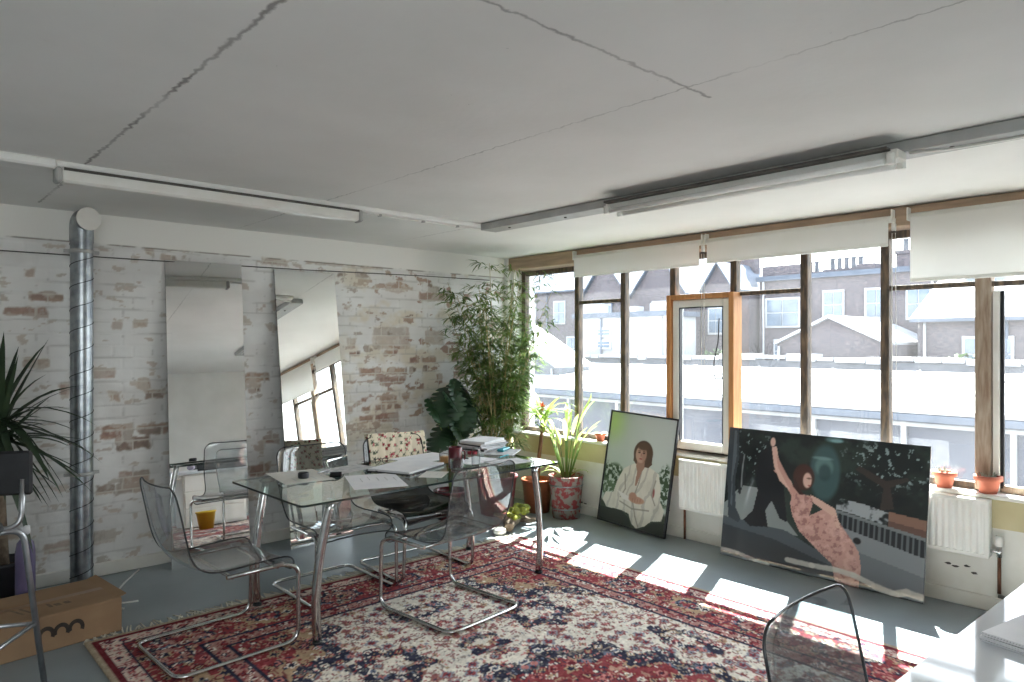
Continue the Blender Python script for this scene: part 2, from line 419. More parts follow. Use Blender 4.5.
# ceiling with rough panel seams
def ceiling_mat():
    m, nt, out = new_mat('painted concrete ceiling')
    p = N(nt, 'ShaderNodeBsdfPrincipled'); p.inputs['Roughness'].default_value = .9; p.inputs['Specular IOR Level'].default_value = .2
    tc = N(nt, 'ShaderNodeTexCoord'); sx = N(nt, 'ShaderNodeSeparateXYZ'); L(nt, tc.outputs['Object'], sx.inputs[0])
    n1 = N(nt, 'ShaderNodeTexNoise', Scale=1.3, Detail=6.0); L(nt, tc.outputs['Object'], n1.inputs['Vector'])
    cr = N(nt, 'ShaderNodeValToRGB'); cr.color_ramp.elements[0].color = rgb(236, 235, 232); cr.color_ramp.elements[1].color = rgb(226, 225, 221)
    cr.color_ramp.elements[0].position = .35; cr.color_ramp.elements[1].position = .7
    L(nt, n1.outputs['Fac'], cr.inputs['Fac'])
    nf = N(nt, 'ShaderNodeTexNoise', Scale=26.0, Detail=5.0); L(nt, tc.outputs['Object'], nf.inputs['Vector'])
    nv = N(nt, 'ShaderNodeTexNoise', Scale=1.7, Detail=3.0); L(nt, tc.outputs['Object'], nv.inputs['Vector'])
    def math_(op, a, b=None):
        n = N(nt, 'ShaderNodeMath', operation=op)
        for i, q in enumerate((a, b)):
            if q is None: continue
            if isinstance(q, (int, float)): n.inputs[i].default_value = q
            else: L(nt, q, n.inputs[i])
        return n.outputs[0]
    wob = math_('MULTIPLY', math_('SUBTRACT', nf.outputs['Fac'], .5), .04)
    total = None
    # (axis, position, width, from, to on the other axis, strength)
    for ax, pos, wd, lo, hi, st in ((0, -4.16, .007, -6, -.2, .66), (0, -2.85, .004, -6, 0, .38), (1, -4.1, .006, -6, -2.7, .5), (0, -1.55, .006, -3.0, 0, .3)):
        a = sx.outputs[ax]; b = sx.outputs[1 - ax]
        d = math_('ABSOLUTE', math_('SUBTRACT', math_('ADD', a, wob), pos))
        line = N(nt, 'ShaderNodeMapRange'); line.inputs[1].default_value = wd * .4; line.inputs[2].default_value = wd * 1.6
        line.inputs[3].default_value = 1; line.inputs[4].default_value = 0; L(nt, d, line.inputs[0])
        q = math_('MULTIPLY', line.outputs[0], math_('MULTIPLY', math_('GREATER_THAN', b, lo), math_('LESS_THAN', b, hi)))
        gap = N(nt, 'ShaderNodeMapRange'); gap.inputs[1].default_value = .40; gap.inputs[2].default_value = .58
        gap.inputs[3].default_value = .25; gap.inputs[4].default_value = 1; L(nt, nv.outputs['Fac'], gap.inputs[0])
        q = math_('MULTIPLY', math_('MULTIPLY', q, gap.outputs[0]), st)
        total = q if total is None else math_('MAXIMUM', total, q)
    # flaked spots
    ns = N(nt, 'ShaderNodeTexNoise', Scale=30.0, Detail=4.0, Roughness=.7); L(nt, tc.outputs['Object'], ns.inputs['Vector'])
    sp = N(nt, 'ShaderNodeMapRange'); sp.inputs[1].default_value = .72; sp.inputs[2].default_value = .76; sp.inputs[3].default_value = 0; sp.inputs[4].default_value = .4
    L(nt, ns.outputs['Fac'], sp.inputs[0]); total = math_('MAXIMUM', total, sp.outputs[0])
    mx = N(nt, 'ShaderNodeMix', data_type='RGBA'); L(nt, total, mx.inputs[0]); L(nt, cr.outputs['Color'], mx.inputs[6]); mx.inputs[7].default_value = rgb(96, 92, 88)
    L(nt, mx.outputs[2], p.inputs['Base Color'])
    h = math_('SUBTRACT', math_('MULTIPLY', nf.outputs['Fac'], .35), total)
    bp = N(nt, 'ShaderNodeBump', Strength=.35, Distance=.01); L(nt, h, bp.inputs['Height']); L(nt, bp.outputs[0], p.inputs['Normal'])
    L(nt, p.outputs[0], out.inputs['Surface']); return m
mb = MB(); mb.box(((XL + .3) / 2, YR / 2, H + .06), (-XL + .5, -YR + .3, .12)); struct('ceiling', mb, ceiling_mat())

# ---- brick wall, painted white, flaking
PATCH = [  # (px rect of the photo grouped by view) -> converted to wall metres: x0,x1,z0,z1,strength
(-4.186,-3.985,1.870,1.939,0.90), (-4.327,-4.082,1.783,1.846,0.90), (-4.217,-4.155,2.030,2.092,0.60), (-4.217,-4.071,1.443,1.508,0.70), (-4.017,-3.963,1.235,1.340,0.80),
(-3.567,-3.480,1.717,1.771,0.70), (-3.700,-3.652,1.701,1.754,0.70), (-3.817,-3.688,1.362,1.424,0.80), (-3.724,-3.652,1.192,1.263,0.80), (-3.543,-3.455,1.278,1.349,0.90),
(-3.493,-3.366,1.196,1.266,0.90), (-3.770,-3.580,0.945,1.028,1.00), (-3.543,-3.340,0.938,1.023,0.90), (-3.676,-3.455,0.852,0.946,0.90), (-2.779,-2.651,1.289,1.368,0.90),
(-2.734,-2.651,1.213,1.277,0.90), (-3.493,-3.443,2.240,2.281,0.90), (-3.379,-3.287,2.211,2.248,0.90), (-3.778,-3.574,0.935,1.033,1.00), (-3.524,-3.331,0.941,1.026,0.90),
(-3.683,-3.461,0.842,0.945,1.00), (-3.659,-3.461,0.607,0.700,0.80), (-3.801,-3.683,0.556,0.625,0.90), (-3.683,-3.435,0.534,0.623,0.70), (-2.735,-2.651,0.545,0.632,0.80),
(-3.937,-3.683,0.220,0.307,0.60), (-4.112,-3.937,0.204,0.289,0.60), (-3.549,-3.448,0.203,0.249,0.70), (-4.337,-4.237,0.338,0.405,0.60), (-2.769,-2.678,1.305,1.368,1.00),
(-2.662,-2.578,1.301,1.365,1.00), (-2.739,-2.647,1.213,1.277,1.00), (-2.631,-2.505,0.797,0.861,0.90), (-2.739,-2.569,0.548,0.645,0.90), (-1.752,-1.518,1.309,1.383,1.00),
(-1.486,-1.250,1.315,1.384,1.00), (-1.229,-1.121,1.412,1.478,1.00), (-1.099,-0.921,1.408,1.476,1.00), (-1.229,-1.143,1.322,1.378,1.00), (-1.077,-1.011,1.329,1.393,0.90),
(-1.558,-1.271,1.219,1.300,0.95), (-0.921,-0.853,1.240,1.305,0.90), (-1.865,-1.752,1.484,1.532,1.00), (-1.498,-1.355,1.486,1.540,1.00), (-1.538,-1.355,1.057,1.126,1.00),
(-1.745,-1.675,1.065,1.120,1.00), (-1.865,-1.828,0.991,1.043,1.00), (-1.733,-1.644,0.985,1.045,1.00), (-1.597,-1.498,0.986,1.044,1.00), (-1.478,-1.417,0.991,1.043,1.00),
(-1.396,-1.313,0.984,1.049,1.00), (-1.760,-1.617,0.891,0.959,1.00), (-1.605,-1.355,0.889,0.969,1.00), (-1.121,-0.774,2.013,2.095,0.85), (-1.355,-1.186,2.086,2.136,0.60),
(-1.011,-0.876,2.101,2.153,0.55), (-1.975,-1.902,2.173,2.223,0.90), (-1.790,-1.675,2.170,2.231,0.80), (-1.498,-1.271,2.071,2.159,0.50), (-1.884,-1.790,1.240,1.277,0.90),
(-1.313,-1.229,1.057,1.133,0.90), (-1.143,-1.077,0.984,1.035,0.90), (-1.055,-0.830,1.592,1.721,0.50), (-0.737,-0.594,1.420,1.498,0.80), (-0.713,-0.569,1.249,1.329,0.90),
(-2.631,-2.424,2.240,2.296,0.70), (-2.257,-1.790,2.264,2.338,0.60), (-1.752,-1.518,2.266,2.335,0.60), (-1.396,-0.447,2.330,2.407,0.55), (-1.617,-1.229,1.549,1.752,0.45),
(-1.873,-1.790,1.552,1.643,0.60)
]
def brick_wall():
    x0, x1, z0, z1 = -5.0, 0.0, 0.0, H
    st = .0085
    nu = int((x1 - x0) / st) + 1; nv = int((z1 - z0) / st) + 1
    U, Z = np.meshgrid(np.linspace(x0, x1, nu), np.linspace(z0, z1, nv))
    ch, bl, mo = .0845, .255, .011
    zz = Z - .003 + (.004 * (vnoise(U * 1.3, Z * 3, 3) - .5)) + .022
    row = np.floor(zz / ch); fz = zz - row * ch
    head = (row.astype(int) % 4 == 2); ln = np.where(head, bl / 2, bl)
    uu = U + np.where(row.astype(int) % 2 == 0, 0, bl * .25) + .004 * vnoise(U * 9, Z * 9, 1)
    cix = np.floor(uu / ln); fx = uu - cix * ln
    edge = np.minimum(np.minimum(fx, ln - fx), np.minimum(fz, ch - fz))
    r1 = hash2(cix + head * 1000, row, 1); r2 = hash2(cix + head * 1000, row, 2); r3 = hash2(cix + head * 1000, row, 3)
    cxm = (cix + .5) * ln - np.where(row.astype(int) % 2 == 0, 0, bl * .25); czm = (row + .5) * ch - .019
    n1 = fbm(U * 14, Z * 14, 21); n2 = fbm(U * 45, Z * 45, 31, 3); n3 = fbm(U * 2.2, Z * 3.5, 41)
    # paint
    col = np.empty(U.shape + (3,)); col[:] = (230, 229, 226)
    col = mixc(col, (212, 210, 206), sst(.4, .7, n3) * .8)
    col = mixc(col, (208, 196, 172), sst(.45, .7, fbm(U * 4, Z * 6, 51)) * .65 * sst(-2.6, -1.6, U))
    # exposed field strength
    ex = np.zeros(U.shape)
    for (a, b, c, d, s) in PATCH:
        wv = .02; dx = np.maximum(a - U, U - b); dz = np.maximum(c - Z, Z - d)
        dd = np.maximum(dx, dz) + (n1 - .5) * .055
        ex = np.maximum(ex, .92 * s * (1 - sst(-.010, .004, dd)) * (.55 + .45 * sst(.36, .48, n1)))
    spot = sst(.66, .69, fbm(U * 9, Z * 16, 61)) * (.35 + .5 * sst(-2.2, -1.2, U) * sst(.4, .8, Z))
    ex = np.maximum(ex, spot)
    isbrick = sst(.003, .007, edge - (n2 - .5) * .006)
    bc = np.empty(U.shape + (3,)); bc[:] = (156, 126, 110)
    bc = mixc(bc, (148, 114, 102), (r1 > .5) * 1.0); bc = mixc(bc, (172, 146, 126), (r2 > .7) * .8); bc = mixc(bc, (118, 104, 96), (r3 > .86) * .7)
    bc = bc * (.86 + .3 * n2[..., None])
    mc = np.empty(U.shape + (3,)); mc[:] = (206, 200, 188)
    under = bc * isbrick[..., None] + mc * (1 - isbrick[..., None])
    col = col * (1 - ex[..., None]) + under * ex[..., None]
    rim = ex * (1 - ex) * 4
    col = mixc(col, (188, 180, 164), np.clip(rim, 0, 1) * .35)
    # faint course lines through the paint
    line = 1 - sst(.0, .012, edge); brk = sst(.5, .62, fbm(U * 5, Z * 40, 71))
    col = mixc(col, (150, 146, 140), line * brk * .36 * (1 - ex))
    # smooth painted band at the top
    band = sst(2.27, 2.30, Z + .02 * (n1 - .5)); bcol = np.empty(U.shape + (3,)); bcol[:] = (234, 232, 226)
    col = col * (1 - band[..., None]) + bcol * band[..., None]
    crk = 1 - sst(.002, .007, np.abs(Z - 2.285 - .01 * (fbm(U * 12, Z * 0 + 3, 81) - .5)))
    col = mixc(col, (128, 120, 110), crk * sst(.35, .55, fbm(U * 6, Z * 0, 91)) * .9)
    hgt = (isbrick * .0035 + n2 * .003 - ex * .0025) * (1 - band) + band * .004
    P = np.stack([U, -hgt, Z], -1)
    o = grid_obj('wall_left', P, col, paint_mat('flaking painted brick', .85, .25, .25, 160))
    o['kind'] = 'structure'
brick_wall()
mb = MB(); mb.box((-2.6, .16, H / 2), (5.4, .30, H + .1)); mb.box((-6.4, .16, H / 2), (2.9, .32, H + .1)); struct('wall_left_core', mb, M['plaster'])
bpy.data.objects['wall_left_core'].name = 'wall_left_backing'
# picture wire along the band
mb = MB(); mb.tube([(-5.0, -.012, 2.185), (-3.6, -.014, 2.196), (-2.3, -.014, 2.212), (-1.1, -.013, 2.24), (-.25, -.012, 2.25)], .004, 6)
tag(mb.build('picture_wire', M['lamp_dark']), 'thin dark wire strung along the top of the brick wall', 'wire')
# white skirting along the brick
mb = MB(); mb.box((-2.52, -.012, .045), (5.0, .024, .09), bev=.006); struct('baseboard_left', mb, M['white_paint'])
# rear and left walls behind the camera
# (row of unseen windows added for fill light, left of the mirrors' view)
RA, RB = -7.1, -4.06
mb = MB(); mb.box(((XL + RA) / 2 - .1, YR - .06, H / 2), (RA - XL + .2, .12, H + .1)); mb.box((RB / 2 + .1, YR - .06, H / 2), (-RB + .2, .12, H + .1))
mb.box(((RA + RB) / 2, YR - .06, .35), (RB - RA, .12, .8)); mb.box(((RA + RB) / 2, YR - .06, 2.44), (RB - RA, .12, .2)); struct('wall_rear', mb, M['plaster'])
for k in range(4):
    a, b_ = RA + k * .76, RA + (k + 1) * .76
    mb = MB(); mb.box((a + .03, YR - .06, 1.55), (.06, .06, 1.6)); mb.box((b_ - .03, YR - .06, 1.55), (.06, .06, 1.6)); mb.box(((a + b_) / 2, YR - .06, .775), (.76, .06, .05)); mb.box(((a + b_) / 2, YR - .06, 2.325), (.76, .06, .05))
    o = mb.build('window_%d' % (k + 21), M['mullion']); o['kind'] = 'structure'  # unseen window, added to let in fill light
    g = MB(); g.box(((a + b_) / 2, YR - .06, 1.55), (.64, .006, 1.5)); g.build('pane', M['window_glass'], o)
mb = MB(); mb.box((XL - .06, YR / 2, H / 2), (.12, -YR + .3, H + .1)); struct('wall_side', mb, M['plaster'])

# ---- window wall
mb = MB()
mb.box((.16, YR / 2, .25), (.32, -YR, .5)); struct('wall_right', mb, M['white_paint'])
mb = MB(); mb.box((.155, YR / 2 - .05, .585), (.31, -YR - .1, .17)); mb.box((.154, YR / 2, .683), (.332, -YR - .08, .026), bev=.006)
mb.v = [v for v in mb.v]; mb.m[-26:] = [1] * 26
struct('trim_1', mb, [M['cream_paint'], M['white_paint']])
mb = MB(); rr = random.Random(6)
for (y, z) in ((-4.10, .235), (-4.14, .225), (-4.24, .205), (-4.20, .24), (-1.05, .105), (-1.1, .10), (-2.02, .2), (-3.45, .18)):
    n = 9; pts = [(.0, 0)] ; vs = [(-.0006, y + (.012 + .014 * rr.random()) * math.cos(2 * PI * k / n), z + (.004 + .006 * rr.random()) * math.sin(2 * PI * k / n)) for k in range(n)]; mb.add(vs, [tuple(reversed(range(n)))])
o = mb.build('paint_chips', M['lamp_dark'], bpy.data.objects['wall_right'])
mb = MB(); mb.box((-.008, YR / 2, .045), (.016, -YR, .09), bev=.004); struct('baseboard_right', mb, M['white_paint'])
# solid wall beyond the last window bay
mb = MB(); mb.box((.16, (YR - 5.47) / 2, 1.245), (.32, -YR - 5.47, 2.49)); struct('wall_right_rear', mb, M['plaster']); bpy.data.objects['wall_right_rear'].name = 'trim_5'
# corner pier
mb = MB(); mb.box((.15, -.055, 1.6), (.30, .11, 1.8)); mb.box((-.02, -.03, 1.27), (.04, .06, 2.44)); struct('wall_right_pier', mb, M['plaster'])
bpy.data.objects['wall_right_pier'].name = 'trim_3'
# lintel beam
mb = MB(); mb.box((.09, YR / 2 - .02, 2.422), (.24, -YR - .06, .125), bev=.006); struct('trim_2', mb, M['wood_beam'])
mb = MB(); mb.box((.20, YR / 2, 2.45), (.2, -YR, .12)); struct('wall_right_head', mb, M['plaster'])
bpy.data.objects['wall_right_head'].name = 'trim_4'

# windows: bays between mullion centres
ms = [-.15, -.90, -1.465, -2.0, -2.57, -3.14, -3.695, -4.262, -4.86, -5.44]
ZB, ZT = .70, 2.352
for k in range(len(ms) - 1):
    a, b = ms[k], ms[k + 1]
    pale = (k == 7)
    w = .085 if pale else .055
    fm = M['mullion_pale'] if pale else M['mullion']
    mb = MB()
    mb.box((WX + .01, a, (ZB + ZT) / 2), (.09 if pale else .07, w, ZT - ZB), bev=.004)
    mb.box((WX + .01, (a + b) / 2, ZT - .025), (.05, a - b, .05), bev=.004)
    mb.box((WX + .01, (a + b) / 2, ZB + .02), (.05, a - b, .04), bev=.003)
    if k == len(ms) - 2: mb.box((WX + .01, b, (ZB + ZT) / 2), (.07, .055, ZT - ZB))
    o = mb.build('window_%d' % (k + 1), fm); o['kind'] = 'structure'
    has_t = k in (1, 4, 6, 7, 9, 10, 12)
    if has_t:
        zt = {1: 1.995, 4: 1.993, 6: 1.971, 7: 1.965}.get(k, 1.98)
        t = MB(); t.box((WX + .01, (a + b) / 2, zt), (.05, a - b - .05, .032), bev=.003); t.build('transom', M['mullion'], o)
    if k == 3:
        g = MB(); g.box((WX + .012, (a + b) / 2, 2.165), (.006, a - b - .05, .30)); g.build('pane', M['window_glass'], o)
    elif has_t:
        for z0, z1 in ((ZB + .04, zt - .016), (zt + .016, ZT - .05)):
            g = MB(); g.box((WX + .012, (a + b) / 2, (z0 + z1) / 2), (.006, a - b - .05, z1 - z0)); g.build('pane', M['window_glass'], o)
    else:
        g = MB(); g.box((WX + .012, (a + b) / 2, (ZB + ZT) / 2), (.006, a - b - .05, ZT - ZB - .09)); g.build('pane', M['window_glass'], o)
    if k == 7:  # pale inner sash stile beside the post
        t = MB(); t.box((WX + .0, a - .068, 1.31), (.06, .034, 1.22), bev=.003); t.build('sash', M['upvc'], o)
        t = MB(); t.box((WX + .0, a - .095, 1.32), (.03, .02, 1.20), bev=.003); t.build('seal', M['black'], o)
    if k == 3:  # casement: pine lining, white sash
        y0, y1 = a + .004, b - .052; z0, z1 = ZB + .012, 2.004
        t = MB()
        t.box((.075, y0 - .022, (z0 + z1) / 2), (.13, .044, z1 - z0), bev=.004); t.box((.075, y1 + .022, (z0 + z1) / 2), (.13, .044, z1 - z0), bev=.004)
        t.box((.075, (y0 + y1) / 2, z1 - .02), (.13, y0 - y1 - .09, .04), bev=.004)
        t.build('lining', M['wood_orange'], o)
        s = MB(); yo0, yo1 = y0 - .046, y1 + .046; zo0, zo1 = z0 + .012, z1 - .042
        for yy in (yo0 - .032, yo1 + .032): s.box((.07, yy, (zo0 + zo1) / 2), (.07, .064, zo1 - zo0), bev=.008)
        s.box((.07, (yo0 + yo1) / 2, zo1 - .032), (.07, yo0 - yo1 - .128, .064), bev=.008); s.box((.07, (yo0 + yo1) / 2, zo0 + .034), (.07, yo0 - yo1 - .128, .068), bev=.008)
        so = s.build('sash', M['upvc'], o)
        g = MB(); g.box((.085, (yo0 + yo1) / 2, (zo0 + zo1) / 2), (.006, yo0 - yo1 - .13, zo1 - zo0 - .13)); g.build('pane', M['window_glass'], so)
        s = MB(); e = .006
        for yy in (yo0 - .066, yo1 + .066): s.box((.06, yy, (zo0 + zo1) / 2), (.04, .008, zo1 - zo0 - .13))
        s.box((.06, (yo0 + yo1) / 2, zo1 - .068), (.04, yo0 - yo1 - .14, .008)); s.build('gasket', M['black'], so)
        c = MB(); c.tube([(.02, yo1 + .085, 1.80), (.015, yo1 + .09, 1.62), (.012, yo1 + .125, 1.46), (.016, yo1 + .13, 1.36), (.016, yo1 + .095, 1.26), (.03, yo1 + .08, 1.18)], .005, 6)
        c.build('stay_cord', M['black'], so)

# roller blinds
def blind(y0, y1, zb, label, sway=0.0):
    t = thing('roller_blind', label, 'blind', (-.06, (y0 + y1) / 2, 2.405), group='white roller blinds')
    w = y0 - y1
    b = MB(); b.tube([(0, w / 2, 0), (0, -w / 2, 0)], .024, 14); b.build('roll', M['blind'], t)
    d = 2.405 - zb
    b = MB(); b.box((-.022, 0, -d / 2), (.002, w - .02, d)); b.build('cloth', M['blind'], t)
    b = MB(); b.box((-.022, 0, -d + .004), (.012, w - .02, .022), bev=.004); b.build('bottom_bar', M['blind'], t)
    for s in (1, -1):
        b = MB(); b.box((.008, s * (w / 2 + .008), .02), (.06, .010, .085), bev=.003); b.build('bracket', M['white_metal'], t)
    c = MB(); ch = -w / 2 - .008
    c.tube(fillet([(-.02, ch - .004, .0), (-.022, ch - .004, -1.05), (-.022, ch - .02, -1.10), (-.022, ch - .03, -1.05), (-.02, ch - .024, 0)], .02, 4), .0022, 5)
    c.build('pull_chain', M['white_metal'], t)
    c = MB(); c.box((-.018, -w / 2 - .022, -.055), (.03, .022, .05), bev=.004); c.box((-.018, -w / 2 - .022, -.088), (.034, .026, .012), mi=1); c.build('chain_guard', [M['white_metal'], M['lamp_dark']], t)
    return t
blind(-1.02, -2.385, 2.225, 'white roller blind nearest the bamboo, ending above the small casement window')
blind(-2.435, -3.79, 2.236, 'middle white roller blind, rolled up short over the tall window bays')
blind(-3.90, -5.25, 1.995, 'white roller blind pulled furthest down, at the right edge of the photo')

# ceiling trunking and lights
mb = MB(); mb.box((-1.54, -3.55, 2.462), (.15, 4.1, .05), bev=.004); o = tag(mb.build('cable_trunking', M['grey_metal']), 'long grey ceiling trunking running parallel to the windows', 'trunking')
for y in (-1.75, -2.3, -4.55, -5.0):
    b = MB(); b.lathe([(.0, -.008), (.009, -.006), (.010, 0)], (-1.55, y, 2.437), 10); b.build('screw', M['lamp_dark'], o)
c = MB(); c.tube([(-1.60, -4.40, 2.431), (-1.56, -4.52, 2.428), (-1.53, -4.75, 2.430), (-1.56, -5.0, 2.428), (-1.56, -5.4, 2.43)], .006, 6); c.build('cable', M['white_metal'], o)
mb = MB(); mb.box((-2.95, -1.455, 2.474), (2.68, .07, .032), bev=.006); mb.box((-4.78, -1.44, 2.468), (1.0, .15, .044), bev=.01)
o = tag(mb.build('cable_trunking', M['plaster']), 'white painted ceiling trunking leading from the left wall to the corner', 'trunking')
c = MB(); c.tube([(-2.58, -1.47, 2.452), (-2.3, -1.46, 2.449), (-2.0, -1.44, 2.453), (-1.75, -1.46, 2.449), (-1.6, -1.5, 2.45)], .006, 6); c.build('cable', M['white_metal'], o)
for x in (-2.45, -2.1, -1.8):
    b = MB(); b.box((x, -1.46, 2.450), (.02, .03, .014), bev=.003); b.build('clip', M['grey_metal'], o)
# right fitting: bare twin tubes
t = thing('fluorescent_light', 'twin tube fluorescent light on the grey trunking near the windows', 'light', (-1.655, -3.58, 2.437), group='fluorescent ceiling lights')
b = MB(); b.box((0, 0, -.022), (.10, 1.62, .044), bev=.006); b.build('body', M['white_metal'], t)
for s in (-1, 1):
    b = MB(); b.tube([(s * .062, -.76, -.052), (s * .062, .76, -.052)], .014, 12); b.build('tube', M['tube_glass'], t)
    for e in (-1, 1):
        b = MB(); b.box((s * .062, e * .785, -.045), (.036, .03, .05), bev=.005); b.box((s * .03, e * .785, -.03), (.05, .024, .02)); b.build('lamp_holder', M['white_metal'], t)
b = MB(); b.box((-.075, 0, -.003), (.05, 1.56, .012)); b.build('reflector', M['lamp_dark'], t)
# left fitting: closed batten
t = thing('fluorescent_light', 'slim white batten light on the ceiling by the brick wall', 'light', (-3.44, -1.46, 2.457), group='fluorescent ceiling lights')
b = MB(); b.box((0, 0, -.035), (1.64, .075, .07), bev=.012); b.build('body', M['white_metal'], t)
b = MB(); b.box((0, -.043, -.006), (1.62, .012, .012)); b.build('gap', M['lamp_dark'], t)
for e in (-1, 1):
    b = MB(); b.box((e * .83, 0, -.035), (.03, .085, .076), bev=.01); b.build('end_cap', M['grey_metal'], t)

# radiators
def radiator(y0, y1, z0, z1, label):
    t = thing('radiator', label, 'radiator', (0, (y0 + y1) / 2, z0), group='white panel radiators'); w = y0 - y1; h = z1 - z0
    b = MB(); n = int(w / .036)
    prof = []
    for i in range(n * 4 + 1):
        yy = -w / 2 + w * i / (n * 4); ph = i % 4
        prof.append((-.064 if ph in (1, 2) else -.058, yy))
    vs = [(x, y, z) for z in (.018, h - .018) for x, y in prof]; k = len(prof)
    b.add(vs, [(i, i + 1, k + i + 1, k + i) for i in range(k - 1)])
    for z in (.01, h - .012): b.box((-.058, 0, z), (.014, w, .024), bev=.004)
    for s in (-1, 1): b.box((-.058, s * (w / 2 - .006), h / 2), (.014, .012, h), bev=.003)
    b.build('front_panel', M['white_metal'], t)
    b = MB(); b.box((-.032, 0, h - .004), (.056, w, .01)); 
    for s in (-1, 1): b.box((-.032, s * (w / 2 - .002), h / 2), (.05, .006, h - .02))
    b.build('casing', M['white_metal'], t)
    for s in (-.3, .3):
        b = MB(); b.box((-.014, s * w, h * .6), (.022, .03, h * .5)); b.build('bracket', M['white_metal'], t)
    return t
r1 = radiator(-2.17, -3.25, .25, .655, 'white radiator below the casement window between the two leaning pictures')
r2 = radiator(-3.60, -4.33, .325, .668, 'white radiator under the two terracotta pots at the right')
def valve(t, y, z, drop, label=None):
    b = MB(); b.tube([(-.035, y, z), (-.035, y - .05, z)], .012, 10); b.tube([(-.035, y - .05, z - .03), (-.035, y - .05, z + .035)], .014, 10)
    v = b.build('valve', M['chrome'], t)
    c = MB(); c.tube([(-.035, y - .05, z + .035), (-.035, y - .05, z + .095)], .02, 12); c.build('valve_cap', M['white_metal'], v)
    b = MB(); b.tube([(-.035, y - .05, z - .03), (-.035, y - .05, drop)], .010, 10); b.build('pipe', M['copper'], t)
valve(r2, -.36, .045, -.20); valve(r1, .55, .03, -.245)
mb = MB(); mb.tube(fillet([(-.035, -4.37, .11), (-.035, -4.44, .105), (-.03, -5.6, .105)], .02), .011, 10)
tag(mb.build('heating_pipe', M['lamp_dark']), 'dark heating pipe running along the skirting to the right edge', 'pipe')

# ventilation duct
t = thing('ventilation_duct', 'tall silver spiral duct standing against the brick wall at the left', 'duct', (-3.925, -.20, 0))
b = MB(); b.lathe([(.066, .001), (.066, 2.27)], n=32)
b.build('pipe', M['steel'], t)
b = MB(); b.tube([(.0665 * math.cos(q), .0665 * math.sin(q), .004 + .145 * q / (2 * PI)) for q in [k * PI / 14 for k in range(int(15.55 * 28))]], .0030, 5); b.build('spiral_seam', M['darkpot'], t)
b = MB(); b.tube(fillet([(0, 0, 2.26), (0, 0, 2.405), (.02, -.10, 2.405)], .05, 6), [.070] * 9, 24, cap=False)
e = b.build('elbow', M['steel'], t)
b = MB(); cc = Vector((.02, -.10, 2.405)); dd = Vector((.02, -.10, 0)).normalized()
b.tube([cc - dd * .004, cc + dd * .006], [.074, .074], 24); b.build('end_cap', M['paper_warm'], e)
for z in (.75, 2.20):
    b = MB(); b.lathe([(.069, z - .012), (.073, z - .012), (.073, z + .012), (.069, z + .012)]); b.box((0, .135, z), (.03, .13, .022)); b.box((.085, 0, z), (.03, .02, .02)); b.box((-.085, 0, z), (.03, .02, .02)); b.build('clamp', M['grey_metal'], t)

# ================================================================== OUTSIDE
GZ = -4.2
mb = MB(); mb.box((45, 10, GZ - .1), (88, 130, .2)); struct('ground_outside', mb, M['asphalt'])
# long pale roofed shed across the yard
shed = t = thing('warehouse', 'long low shed with a pale roof across the yard outside', 'building', (14, 0, 0))
b = MB(); b.add([(0, -25, -.02), (0, 45, -.02), (8.2, 45, .62), (8.2, -25, .62)], [(0, 3, 2, 1)]); b.add([(0, -25, -.12), (0, 45, -.12), (8.2, 45, .52), (8.2, -25, .52)], [(0, 1, 2, 3)])
b.add([(0, -25, -.12), (0, 45, -.12), (0, 45, -.02), (0, -25, -.02)], [(0, 3, 2, 1)])
for y in range(-24, 45, 3): b.box((4.1, y, .33), (8.2, .04, .03), Matrix.Rotation(-math.atan2(.64, 8.2), 3, 'Y'))
b.build('roof', M['white_roof'], t)
b = MB(); b.box((.5, 10, GZ / 2 - .25), (.3, 70, -GZ - .3)); b.box((8.0, 10, GZ / 2 + .1), (.3, 70, -GZ + .5)); b.build('wall', M['shed_wall'], t)
b = MB(); b.box((.12, 10, -.24), (.26, 70, .20), bev=.03); b.build('gutter', M['slate'], t)
for i, y in enumerate(np.arange(-6, 24, 2.3)):
    b = MB(); b.box((.28, y, -1.2), (.10, .12, 1.9)); b.build('post', M['white_roof'], t)
b = MB(); b.box((.27, 10, -.42), (.06, 70, .10)); b.build('rail', M['white_roof'], t)
# broken parapet behind
t = thing('boundary_wall', 'rough old wall with uneven coping behind the pale shed roof', 'wall', (23.2, 0, 0)); t['kind'] = 'thing'
b = MB(); b.box((0, 12, (GZ + .9) / 2), (.5, 70, -GZ + .9)); b.build('masonry', M['brick_grey'], t)
b = MB(); rr = random.Random(4)
y = -20.0
while y < 46:
    w = rr.uniform(.5, 1.6); b.box((0, y + w / 2, .92 + rr.uniform(0, .12)), (.7, w - .06, rr.uniform(.12, .3))); y += w
b.build('coping', M['white_roof'], t)

